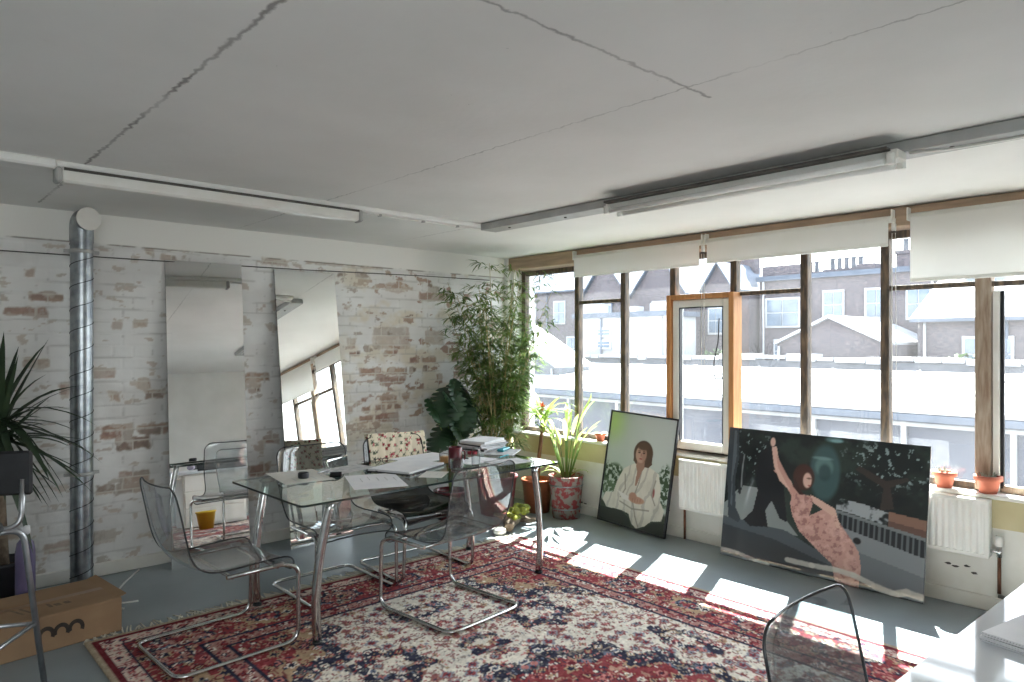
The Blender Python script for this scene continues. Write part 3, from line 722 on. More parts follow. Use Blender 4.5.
def house(name, loc, size, hgt, label, wallm, roof='flat', rz=0, gables=1, wins=(), chim=(), roofm=None, ridge=1.4, axis='x', cat='house'):
    """origin at the middle of the side facing us (face at -x); wins: (y,z,w,h) on that face; chim: (x,y,h,pots)"""
    t = thing(name, label, cat, loc, rz); dx, wy_ = size; base = GZ - loc[2]
    b = MB(); b.box((dx / 2, 0, (hgt + base) / 2), (dx, wy_, hgt - base))
    if roof == 'gable' and axis == 'x':
        gw = wy_ / gables
        for g in range(gables):
            c = -wy_ / 2 + gw * (g + .5)
            b.add([(0, c - gw / 2, hgt), (0, c + gw / 2, hgt), (0, c, hgt + ridge), (dx, c - gw / 2, hgt), (dx, c + gw / 2, hgt), (dx, c, hgt + ridge)], [(0, 2, 1), (3, 4, 5)])
    b.build('wall', wallm, t)
    r = MB(); rm = roofm or M['slate']
    if roof == 'flat':
        r.box((dx / 2, 0, hgt + .1), (dx + .3, wy_ + .3, .25)); 
    elif axis == 'x':
        gw = wy_ / gables
        for g in range(gables):
            c = -wy_ / 2 + gw * (g + .5); th = .12
            for s in (-1, 1):
                A = [(-.25, c + s * (gw / 2), hgt), (dx + .2, c + s * (gw / 2), hgt), (dx + .2, c, hgt + ridge), (-.25, c, hgt + ridge)]
                r.add(A + [(x, y, z + th) for x, y, z in A], [(0, 1, 2, 3), (7, 6, 5, 4), (0, 4, 5, 1), (1, 5, 6, 2), (2, 6, 7, 3), (3, 7, 4, 0)])
    else:
        th = .14
        for s in (0, 1):
            x0, x1 = (-.3, dx / 2) if s == 0 else (dx + .3, dx / 2)
            A = [(x0, -wy_ / 2 - .2, hgt - .1), (x0, wy_ / 2 + .2, hgt - .1), (x1, wy_ / 2 + .2, hgt + ridge), (x1, -wy_ / 2 - .2, hgt + ridge)]
            r.add(A + [(x, y, z + th) for x, y, z in A], [(0, 1, 2, 3), (7, 6, 5, 4), (0, 4, 5, 1), (1, 5, 6, 2), (2, 6, 7, 3), (3, 7, 4, 0)])
    r.build('roof', rm, t)
    for (y, z, w, h) in wins:
        f = MB(); f.box((-.03, y, z), (.12, w + .16, h + .16)); fo = f.build('window', M['white_roof'], t)
        g = MB()
        for i in (-1, 1):
            for j in (-1, 1): g.box((-.10, y + i * w / 4, z + j * h / 4), (.05, w / 2 - .05, h / 2 - .06))
        g.build('pane', M['far_glass'], fo)
    for (x, y, z, h, pots) in chim:
        c = MB(); c.box((x, y, z + h / 2), (.6, .35 * max(1, pots) + .3, h)); c.box((x, y, z + h), (.72, .35 * max(1, pots) + .42, .16)); co = c.build('chimney', M['brick_far'], t)
        for q in range(pots):
            p = MB(); p.lathe([(.12, 0), (.10, .5), (.13, .55), (.13, .6)], (x, y + (q - (pots - 1) / 2) * .35, z + h + .06), 10); p.build('chimney_pot', M['brick_grey'], co)
    for k, yy in enumerate((-.46, .18, .47)):
        if wy_ > 3:
            b = MB(); b.tube([(-.08, yy * wy_, base), (-.08, yy * wy_, hgt - .05)], .055, 8); b.build('drainpipe', M['white_roof'] if k != 1 else M['slate'], t)
    if roof == 'flat':
        for yy, w_, h_ in ((.36, .26, .55), (-.12, .1, .3), (-.4, .16, .4)):
            b = MB(); b.box((.5, yy * wy_, hgt + .22 + h_ / 2), (.7, w_ * wy_, h_)); b.build('parapet', wallm, t)
    return t
house('brick_house', (30, 8.9, 0), (9, 8.6), 4.9, 'tall flat topped brick house with a row of chimney pots, seen through the middle bays', M['brick_far'], wins=((3.0, 3.2, 1.7, 1.4), (2.9, 1.2, 1.0, 1.1), (.4, 3.5, .9, 1.3), (-1.6, 3.5, .9, 1.3), (-3.4, 3.4, .9, 1.3), (-1.6, 1.4, .9, 1.2)), chim=((2, .6, 5.0, .35, 5), (2, -2.2, 5.0, 1.0, 1), (4, 3.2, 5.0, .5, 2)))
house('outbuilding', (24.2, 7.0, 0), (5.3, 4.6), 1.55, 'low outbuilding with a bright white pitched roof below the brick house', M['brick_far'], roof='gable', roofm=M['white_roof'], ridge=1.1, axis='x', cat='building')
house('terraced_house', (27, 19.4, 0), (9, 7.6), 4.15, 'pair of terraced houses with twin gables beyond the left bays', M['brick_far'], roof='gable', gables=2, ridge=2.4, wins=((-2.0, 3.1, .9, 1.5), (1.9, 3.1, .9, 1.5), (-2.0, .6, .9, 1.5)), chim=((4, -3.6, 5.2, 1.6, 2),))
house('terraced_house', (28, 14.45, 0), (9, 2.0), 4.3, 'terraced house with a single steep gable seen above the casement', M['brick_far'], roof='gable', gables=1, ridge=1.5, wins=((.1, 2.8, .8, 1.3),), chim=((3.5, .2, 5.0, 1.6, 2),))
house('rendered_extension', (23.9, 17.85, 0), (2.6, 6), 3.0, 'pale rendered extension with vents in front of the gabled houses', M['white_roof'], wins=((.9, 2.2, .8, .35), (.9, 1.55, .8, .35)), cat='building')
_bay = house('workshop', (17.2, 20.2, 0), (2.0, 9.0), .55, 'workshop with a bright sloping roof behind the bamboo at far left', M['brick_grey'], roof='gable', roofm=M['white_roof'], ridge=2.3, axis='x', cat='building')
for ch in list(_bay.children):
    ch.parent = shed; ch.location = Vector(_bay.location) - Vector(shed.location); ch.name = 'bay_' + ch.name.split('.')[0]
bpy.data.objects.remove(_bay)
house('terraced_house', (38, 33, 0), (9, 22), 6.0, 'long terrace with a blue grey roof seen through the leftmost pane', M['brick_far'], roof='gable', axis='y', ridge=3.0, wins=((-8, 4.2, 1.2, 1.8), (-4.5, 4.2, 1.2, 1.8), (-1, 4.2, 1.2, 1.8), (2.5, 4.2, 1.2, 1.8), (6, 4.2, 1.2, 1.8), (-6.2, 1.2, 1.2, 1.8), (-2.5, 1.2, 1.2, 1.8), (1, 1.2, 1.2, 1.8)), chim=((4.5, -6, 8.6, 1.2, 4), (4.5, 4, 8.6, 1.2, 4)))
house('terraced_house', (26, -.4, 0), (8, 9.4), 2.55, 'brick house with a slate roof and white window at the right', M['brick_far'], roof='gable', axis='y', ridge=2.0, wins=((2.3, 1.2, 1.5, 1.2), (-1.6, 1.3, 1.4, 1.2)), chim=((4, 3.4, 4.2, 1.2, 3),))
house('terraced_house', (30, -13, 0), (8, 13), 2.9, 'brick house with a slate roof seen past the pale post at the far right', M['brick_far'], roof='gable', axis='y', ridge=2.2, wins=((2.3, 1.4, 1.5, 1.2), (-1.6, 1.4, 1.4, 1.2), (5, 1.4, 1.2, 1.2)), chim=((4, 3, 4.8, 1.3, 3),))
def tree_out(loc, h, r, label, seed, n=900):
    t = thing('tree', label, 'tree', loc, group='trees between the houses'); rr = random.Random(seed)
    b = MB(); b.tube([(0, 0, 0), (.1, 0, h * .4), (0, .1, h * .8)], [.16, .12, .05], 8); b.build('trunk', M['bark'], t)
    b = MB()
    for i in range(n):
        a = rr.uniform(0, 2 * PI); el = math.asin(rr.uniform(-1, 1)); q = r * rr.uniform(.55, 1) ** .6
        p = (q * math.cos(a) * math.cos(el), q * math.sin(a) * math.cos(el), h * .72 + q * .9 * math.sin(el))
        b.leaf(p, (rr.uniform(-1, 1), rr.uniform(-1, 1), rr.uniform(-.6, .6)), .3, .17, .2, 2)
    b.build('foliage', M['tree_leaf'], t)
tree_out((24.75, 2.2, GZ), 6.2, 1.0, 'pale green bush against the brick house at the right', 1)
tree_out((25.9, 12.85, GZ), 6.2, 1.2, 'green tree just right of the casement beside the tall brick house', 2)
t = thing('street_lamp', 'slim street lamp post with a short arm in front of the shed', 'lamp', (11.6, 4.0, GZ))
b = MB(); b.tube([(0, 0, 0), (0, 0, 4.9)], [.07, .045], 10); b.build('post', M['slate'], t)
b = MB(); b.tube([(0, 0, 4.86), (0, .36, 4.90)], .025, 8); b.box((0, .42, 4.89), (.14, .3, .06), bev=.02); b.build('lamp_arm', M['slate'], t)

# ================================================================== LIGHT AND CAMERA
sun = bpy.data.lights.new('sun', 'SUN'); sun.energy = 22.0; sun.angle = math.radians(.55); sun.color = (1.0, .95, .88)
so = bpy.data.objects.new('sun', sun); COL.objects.link(so)
el = math.radians(55); sd = Vector((-.937 * math.cos(el), -.348 * math.cos(el), -math.sin(el)))
so.rotation_euler = sd.to_track_quat('-Z', 'Y').to_euler(); so.location = (20, 8, 30)
w = bpy.data.worlds.new('sky'); SC.world = w; w.use_nodes = True; nt = w.node_tree; nt.nodes.clear()
wo = nt.nodes.new('ShaderNodeOutputWorld'); bg = nt.nodes.new('ShaderNodeBackground'); bg.inputs['Strength'].default_value = 2.6
tc = nt.nodes.new('ShaderNodeTexCoord'); sx = nt.nodes.new('ShaderNodeSeparateXYZ'); nt.links.new(tc.outputs['Generated'], sx.inputs[0])
cr = nt.nodes.new('ShaderNodeValToRGB'); cr.color_ramp.elements[0].position = 0; cr.color_ramp.elements[1].position = .7
cr.color_ramp.elements[0].color = (1.0, .985, .96, 1); cr.color_ramp.elements[1].color = (.80, .87, 1.0, 1)
nt.links.new(sx.outputs['Z'], cr.inputs['Fac']); nt.links.new(cr.outputs['Color'], bg.inputs['Color']); nt.links.new(bg.outputs[0], wo.inputs[0])
# portals guide the sky light through the windows
for i, (yc, ly) in enumerate(((-2.8, 5.3),)):
    pl = bpy.data.lights.new('window_portal', 'AREA'); pl.shape = 'RECTANGLE'; pl.size = 1.65; pl.size_y = ly; pl.cycles.is_portal = True
    po = bpy.data.objects.new('window_portal', pl); COL.objects.link(po); po.location = (.30, yc, 1.53); po.rotation_euler = (0, math.radians(90), 0)
pl = bpy.data.lights.new('window_portal', 'AREA'); pl.shape = 'RECTANGLE'; pl.size = 3.0; pl.size_y = 1.6; pl.cycles.is_portal = True  # portal for the added rear fill windows
po = bpy.data.objects.new('window_portal', pl); COL.objects.link(po); po.location = (-5.58, YR - .14, 1.55); po.rotation_euler = (math.radians(90), 0, 0)
cam = bpy.data.cameras.new('camera'); co = bpy.data.objects.new('camera', cam); COL.objects.link(co); SC.camera = co
cam.sensor_width = 36; cam.lens = 702 * 36 / 1024; cam.shift_y = 2.5 / 1024; cam.clip_end = 400; cam.clip_start = .02
co.location = (-4.946, -5.491, 1.6); co.rotation_euler = (PI / 2, 0, math.radians(47.57 - 90))
SC.view_settings.view_transform = 'Standard'; SC.view_settings.look = 'None'; SC.view_settings.gamma = 1; SC.view_settings.use_curve_mapping = False
SC.view_settings.exposure = 1.82
cy = SC.cycles
cy.max_bounces = 14; cy.diffuse_bounces = 6; cy.glossy_bounces = 8; cy.transmission_bounces = 8; cy.transparent_max_bounces = 40
cy.caustics_reflective = False; cy.caustics_refractive = False; cy.sample_clamp_indirect = 8.0; cy.use_denoising = True
# ================================================================== RUG
def rug():
    x0, x1, y0, y1 = -4.11, -.985, -6.3, -1.215
    st = .0105
    nu = int((x1 - x0) / st) + 1; nv = int((y1 - y0) / st) + 1
    X, Y = np.meshgrid(np.linspace(x0, x1, nu), np.linspace(y0, y1, nv))
    cx, cy = (x0 + x1) / 2, (y0 + y1) / 2; hx, hy = (x1 - x0) / 2, (y1 - y0) / 2
    u = X - cx; v = Y - cy; au, av = np.abs(u), np.abs(v)
    ivory, red, navy, tan, pink, dred, green, blue = (234, 225, 211), (150, 68, 72), (54, 54, 72), (186, 158, 128), (204, 134, 128), (112, 42, 50), (110, 116, 92), (116, 124, 142)
    d = np.minimum(hx - au, hy - av)
    along = np.where(hx - au < hy - av, av, au)      # coordinate running along the border
    def cells(s, seed):
        return voro(au / s + 31, av / s + 17, seed)
    def floral(base, s, seed, cols, vine, dens=.75, vine_col=None):
        c = np.empty(X.shape + (3,)); c[:] = base
        n = fbm(au / s * .8, av / s * .8, seed + 50, 3)
        vn = 1 - sst(.012, .035, np.abs(n - .5)); c = mixc(c, vine_col or vine, vn * .8)
        n2 = fbm(au / s * 1.3 + 9, av / s * 1.3, seed + 60, 3); c = mixc(c, vine, (1 - sst(.010, .03, np.abs(n2 - .46))) * .65)
        dd, a, b, an = cells(s, seed)
        pet = 1 + .22 * np.cos(an * (4 + np.floor(a * 3)) * 1.0)
        R = (.20 + .24 * b) * pet; on = (a < dens)
        rim = (dd < R) * on * 1.0
        pick = np.floor(b * len(cols)).astype(int) % len(cols)
        outer = np.array(cols, float)[pick]; inner = np.array(cols, float)[(pick + 1) % len(cols)]
        c = c * (1 - rim[..., None]) + outer * rim[..., None]
        m2 = (dd < R * .62) * on * 1.0; c = c * (1 - m2[..., None]) + inner * m2[..., None]
        m3 = (dd < R * .26) * on * 1.0; c = mixc(c, navy, m3)
        dd2, a2, b2, _ = voro(au / s * 2.3 + 5, av / s * 2.3 + 3, seed + 9)
        m4 = (dd2 < .24) * (a2 < .5) * (rim < .5); p2 = np.floor(b2 * len(cols)).astype(int) % len(cols); sm = np.array(cols, float)[p2]
        return c * (1 - m4[..., None]) + sm * m4[..., None]
    field = floral(ivory, .082, 3, [red, pink, tan, (170, 128, 110), (150, 90, 90), (150, 150, 156)], (120, 100, 90), .66, (128, 58, 60))
    navyf = floral(navy, .070, 13, [pink, ivory, red, tan, ivory, blue], (150, 150, 140), .85, (176, 160, 140))
    redf = floral(red, .078, 23, [navy, ivory, tan, pink, dred, tan], navy, .85, (204, 176, 150))
    tanf = floral(tan, .10, 33, [red, ivory, navy, pink], dred, .7)
    pinkf = floral((182, 140, 130), .055, 43, [red, navy, ivory, dred], red, .9)
    col = field.copy()
    def put(m, c):
        nonlocal col
        mm = np.clip(m, 0, 1)[..., None]; col = col * (1 - mm) + c * mm
    th = np.arctan2(v, u)
    # corner spandrels: scalloped quarter rosettes
    fx, fy = hx - .56, hy - .56
    cu, cv = fx - au, fy - av
    q = np.hypot(cu / .46, cv / .66); qa = np.arctan2(cv, cu)
    qq = q * (1 + .10 * np.cos(qa * 10)); put((qq < 1.10) * 1.0, navyf); put((qq < .86) * 1.0, tanf); put((qq < .60) * 1.0, redf)
    # islands of navy between the corners and the medallion
    for (ex, ey, rx, ry) in ((.50, 1.22, .19, .20), (.0, 1.10, .12, .14), (.82, .42, .10, .20), (.0, 1.70, .22, .09)):
        z = np.hypot((au - ex) / rx, (av - ey) / ry) * (1 + .16 * np.cos(6 * np.arctan2(av - ey, au - ex)))
        put((z < 1) * 1.0, navyf); put((z < .5) * 1.0, field)
    # medallion
    m = np.hypot(u / .66, v / .88) * (1 + .075 * np.cos(th * 16))
    put((m < 1.0) * 1.0, navyf); put((m < .80) * 1.0, redf); put((m < .42) * 1.0, field); put((m < .30) * 1.0, navyf); put((m < .16) * 1.0, redf)
    # borders
    wob = .006 * np.sin(along * 40)
    put((d < .56) * 1.0, np.broadcast_to(np.array(navy, float), col.shape)); put((d < .545) * 1.0, pinkf)
    put((d < .455) * 1.0, np.broadcast_to(np.array(navy, float), col.shape)); put((d < .44) * 1.0, redf)
    # big palmettes along the main border
    per = .46; k = np.floor(along / per); f = along - (k + .5) * per; db = d - .295
    pm = np.hypot(f / .15, db / .105) * (1 + .12 * np.cos(8 * np.arctan2(db, f)))
    odd = (k.astype(int) % 2 == 0); inb = (d > .16) & (d < .43)
    put((pm < 1) * inb * odd * 1.0, navyf); put((pm < .72) * inb * odd * 1.0, pinkf); put((pm < 1) * inb * (~odd) * 1.0, tanf); put((pm < .6) * inb * (~odd) * 1.0, navyf); put((pm < .35) * inb * 1.0, redf)
    put((d < .155) * 1.0, np.broadcast_to(np.array(navy, float), col.shape)); put((d < .142) * 1.0, floral((216, 196, 182), .055, 47, [red, pink, dred, navy], red, .7))
    put((d < .055) * 1.0, np.broadcast_to(np.array(dred, float), col.shape)); put((d < .03) * 1.0, np.broadcast_to(np.array((176, 160, 138), float), col.shape))
    pile = fbm(X * 60, Y * 60, 79, 3); col = col + (pile[..., None] - .5) * 46
    abr = fbm(X * 1.5, Y * 14, 77); col = col * (.92 + .16 * abr[..., None]) * (.95 + .1 * hash2(np.round(X / st), np.round(Y / st), 5)[..., None])
    Z = .013 + .002 * fbm(X * 3, Y * 3, 78) + .0012 * hash2(np.round(X / st), np.round(Y / st), 6)
    o = grid_obj('rug', np.stack([X, Y, Z], -1), col, paint_mat('woven wool rug', .95, .12, .2, 400), skirt=(0, 0, -.0125))
    tag(o, 'large red and ivory patterned oriental rug with navy medallion under the table', 'rug')
    rr = random.Random(2)
    for s, yy in ((1, y1), (-1, y0)):
        b = MB(); x = x0
        while x < x1 - .01:
            l = rr.uniform(.065, .12); a = rr.uniform(-.5, .5)
            b.tube([(x, yy - s * .004, .008), (x + a * l * .5, yy + s * l * .6, .005), (x + a * l, yy + s * l, .004)], [.006, .0055, .0035], 4)
            x += rr.uniform(.014, .022)
        b.build('fringe', M['fringe'], o)
rug()

# ================================================================== TABLE
TZ = .775
T = thing('dining_table', 'long glass topped table on four curved chrome legs standing on the rug', 'table', (-2.375, -1.672, 0), math.radians(1.0))
def rrect(w, d, r, n=6):
    out = []
    for sx_, sy_, a0 in ((1, 1, 0), (-1, 1, 90), (-1, -1, 180), (1, -1, 270)):
        for i in range(n + 1):
            a = math.radians(a0 + 90 * i / n); out.append((sx_ * (w / 2 - r) + r * math.cos(a), sy_ * (d / 2 - r) + r * math.sin(a)))
    return out
P_ = rrect(1.93, .90, .03); n_ = len(P_)
b = MB(); b.add([(x, y, TZ) for x, y in P_], [tuple(range(n_))]); b.build('glass_top', M['table_glass'], T)
b = MB(); b.add([(x, y, z) for z in (TZ - .012, TZ) for x, y in P_], [(i, (i + 1) % n_, n_ + (i + 1) % n_, n_ + i) for i in range(n_)]); b.build('glass_edge', M['table_edge'], T)
for sx_ in (-1, 1):
    for sy_ in (-1, 1):
        pts = []
        for i in range(15):
            t = i / 14; z = .76 - .745 * t
            bow = .07 * math.sin(t * PI * .5) ** 1.0 + .02 * math.sin(t * PI)
            pts.append((sx_ * (.765 + bow), sy_ * (.395 - .02 * math.sin(t * PI / 2)), z + .012))
        b = MB(); b.tube(pts, .024, 16); lg = b.build('leg', M['chrome'], T)
        c = MB(); c.lathe([(0, 0), (.045, 0), (.045, .010), (0, .010)], (sx_ * .765, sy_ * .395, TZ - .021)); c.build('mounting_disc', M['chrome'], lg)
        c = MB(); c.lathe([(0, 0), (.026, 0), (.026, .012), (0, .012)], (pts[-1][0], pts[-1][1], .0168)); c.build('foot', M['black'], lg)

# ================================================================== CHAIRS
def chair(label, loc, rz, shell_m, rim_m, group):
    t = thing('cantilever_chair', label, 'chair', loc, rz, group)
    z0 = .0275
    half = [(-.255, -.07, .438), (-.255, .24, .438), (-.275, .305, .41), (-.285, .30, z0), (-.285, -.32, z0)]
    pts = half + [(-x, y, z) for x, y, z in reversed(half)]
    b = MB(); b.tube(fillet(pts, .075, 7), .0115, 12); fr = b.build('frame', M['chrome'], t)
    b = MB(); b.tube([(-.255, .2, .43), (.255, .2, .43)], .009, 10); b.tube([(-.255, -.04, .43), (.255, -.04, .43)], .009, 10); b.build('crossbar', M['chrome'], fr)
    key = [(.262, .405), (.272, .435), (.25, .456), (.18, .460), (.05, .455), (-.08, .450), (-.165, .458), (-.225, .495), (-.262, .56), (-.285, .65), (-.305, .75), (-.322, .83), (-.340, .905)]
    kp = fillet([(0, y, z) for y, z in key], .04, 4)
    nu = 17; vs = []; acc = [0]
    for i in range(1, len(kp)): acc.append(acc[-1] + (kp[i] - kp[i - 1]).length)
    tt = acc[-1] * (.5 - .5 * np.cos(np.linspace(0, PI, 64)))
    kp = [Vector((0, a_, b_)) for a_, b_ in zip(np.interp(tt, acc, [p.y for p in kp]), np.interp(tt, acc, [p.z for p in kp]))]; acc = [0]
    for i in range(1, len(kp)): acc.append(acc[-1] + (kp[i] - kp[i - 1]).length)
    tot = acc[-1]; R = .065
    for i, p in enumerate(kp):
        s = acc[i]; e = min(s, tot - s); hw = .262
        if e < R: hw = .262 - R + math.sqrt(max(0, R * R - (R - e) ** 2)) if tot - s < R else .262 - .6 * (R - math.sqrt(max(0, R * R - (R - e) ** 2)))
        hw -= .014 * max(0, (s / tot - .55) / .45); waist = .020 * math.exp(-((s - tot * .56) / .12) ** 2); hw -= waist
        tg = (kp[min(i + 1, len(kp) - 1)] - kp[max(i - 1, 0)]).normalized(); nm = Vector((0, tg.z, -tg.y)); 
        for j in range(nu):
            q = -1 + 2 * j / (nu - 1); off = .022 * abs(q) ** 2.2
            vs.append((q * hw, p.y + nm.y * off, p.z + nm.z * off))
    k = len(kp); fs = [(i * nu + j, i * nu + j + 1, (i + 1) * nu + j + 1, (i + 1) * nu + j) for i in range(k - 1) for j in range(nu - 1)]
    b = MB(); b.add(vs, fs, 0, True); sh = b.build('seat_shell', [shell_m, rim_m], t)
    loop = [i * nu for i in range(k)] + [(k - 1) * nu + j for j in range(1, nu)] + [i * nu + nu - 1 for i in range(k - 2, -1, -1)] + list(range(nu - 2, 0, -1))
    b = MB(); b.tube([vs[i] for i in loop], .0044, 6, closed=True); b.build('edge_rim', rim_m, sh)
    for sx_ in (-1, 1):
        b = MB(); b.box((sx_ * .255, .20, .447), (.03, .06, .016), bev=.004); b.build('seat_clip', M['alu'], t)
    return t
G1 = 'chairs around the glass table'
c0 = chair('clear acrylic chair at the left end of the glass table, facing right', (-3.585, -1.71, 0), math.radians(-87), M['chair_clear'], M['chair_rim'], G1)
dup(c0, (-2.374, -2.119, 0), math.radians(5), 'clear acrylic chair on the near side of the glass table, its back to the camera', G1)
dup(c0, (-2.72, -1.34, 0), math.radians(180), 'clear acrylic chair on the far side, with its back to the second mirror', G1)
cd = chair('smoky dark chair beyond the table with a floral throw over its back', (-2.075, -1.33, 0), math.radians(178), M['chair_smoke'], M['smoke_rim'], G1)
chair('clear grey tinted chair in the right foreground, tucked up to the white desk', (-3.10, -4.955, 0), math.radians(180), M['chair_grey'], M['chair_rim'], 'chair at the white desk')

# floral throw draped over the dark chair
def throw():
    nu, nv = 70, 90; W = .49
    prof = [(-.315, .60), (-.333, .75), (-.350, .86), (-.362, .918), (-.352, .928), (-.332, .925), (-.322, .90), (-.300, .80), (-.272, .66), (-.268, .60)]
    kp = [Vector((0, y, z)) for y, z in prof]; acc = [0]
    for i in range(1, len(kp)): acc.append(acc[-1] + (kp[i] - kp[i - 1]).length)
    ts = np.linspace(0, acc[-1], nv); yy = np.interp(ts, acc, [p.y for p in kp]); zz = np.interp(ts, acc, [p.z for p in kp])
    xs = np.linspace(-W / 2, W / 2, nu); U, S = np.meshgrid(xs, ts)
    Yp = np.repeat(yy[:, None], nu, 1); Zp = np.repeat(zz[:, None], nu, 1)
    wav = .004 * np.sin(U * 42 + 1.5 * np.sin(S * 9)) * np.where(S < acc[-1] / 2, -1, 1)
    side = np.where(S < acc[-1] * .48, -1, 1); Yp = Yp + side * (.006 + np.abs(wav)); Zp = Zp + .006 * np.sin(U * 9)
    dd, a, b_, an = voro(U / .047, S / .047, 5, .95)
    col = np.empty(U.shape + (3,)); col[:] = (226, 215, 190); col = mixc(col, (216, 204, 182), fbm(U * 30, S * 30, 2))
    g = ((np.hypot(U / .052 - np.floor(U / .052) - .5, S / .052 - np.floor(S / .052) - .25) < .2) * .0)
    leaf_ = ((dd > .2) & (dd < .38) & (np.abs(np.sin(an * 2)) > .86)); col = mixc(col, (96, 112, 78), leaf_ * .9)
    col = mixc(col, (142, 44, 56), ((dd < .23) & (a < .45)) * 1.0); col = mixc(col, (188, 108, 112), ((dd < .2) & (a >= .45) & (a < .75)) * 1.0); col = mixc(col, (82, 84, 76), ((dd < .2) & (a >= .75)) * 1.0)
    o = grid_obj('throw', np.stack([U, Yp, Zp], -1), col, paint_mat('printed cotton', .9, .1))
    o.modifiers.new('thickness', 'SOLIDIFY').thickness = .003
    tag(o, 'cream floral throw with red flowers draped over the dark chair back', 'throw')
    o.matrix_world = Matrix.Translation((-2.035, -1.33, .004)) @ Matrix.Rotation(math.radians(178), 4, 'Z')
throw()

# ================================================================== MIRRORS
def wall_mirror(loc, rz, lean, label, w=.545, h=2.215):
    t = thing('leaning_mirror', label, 'mirror', loc, rz, 'tall frameless mirrors')
    Rm = Matrix.Rotation(-lean, 4, 'X')
    b = MB(); b.add([Rm @ Vector((x, -.004, z)) for x, z in ((-w / 2, 0), (w / 2, 0), (w / 2, h), (-w / 2, h))], [(0, 1, 2, 3)]); b.build('glass', M['mirror'], t)
    b = MB(); R3 = Rm.to_3x3()
    for c, d in (((0, 0, .002), (w, .007, .004)), ((0, 0, h - .002), (w, .007, .004)), ((-w / 2 + .002, 0, h / 2), (.004, .007, h)), ((w / 2 - .002, 0, h / 2), (.004, .007, h))):
        b.box(R3 @ Vector(c), d, R3)
    b.box(R3 @ Vector((0, .0025, h / 2)), (w - .008, .004, h - .008), R3); b.build('backing', M['lamp_dark'], t)
    return t
wall_mirror((-3.105, -.235, .003), math.radians(-4), math.radians(5.4), 'tall frameless mirror leaning on the brick wall, the one nearer the silver duct')
wall_mirror((-2.265, -.31, .003), math.radians(1.5), math.radians(7.8), 'tall frameless mirror leaning on the brick wall behind the clear chair')

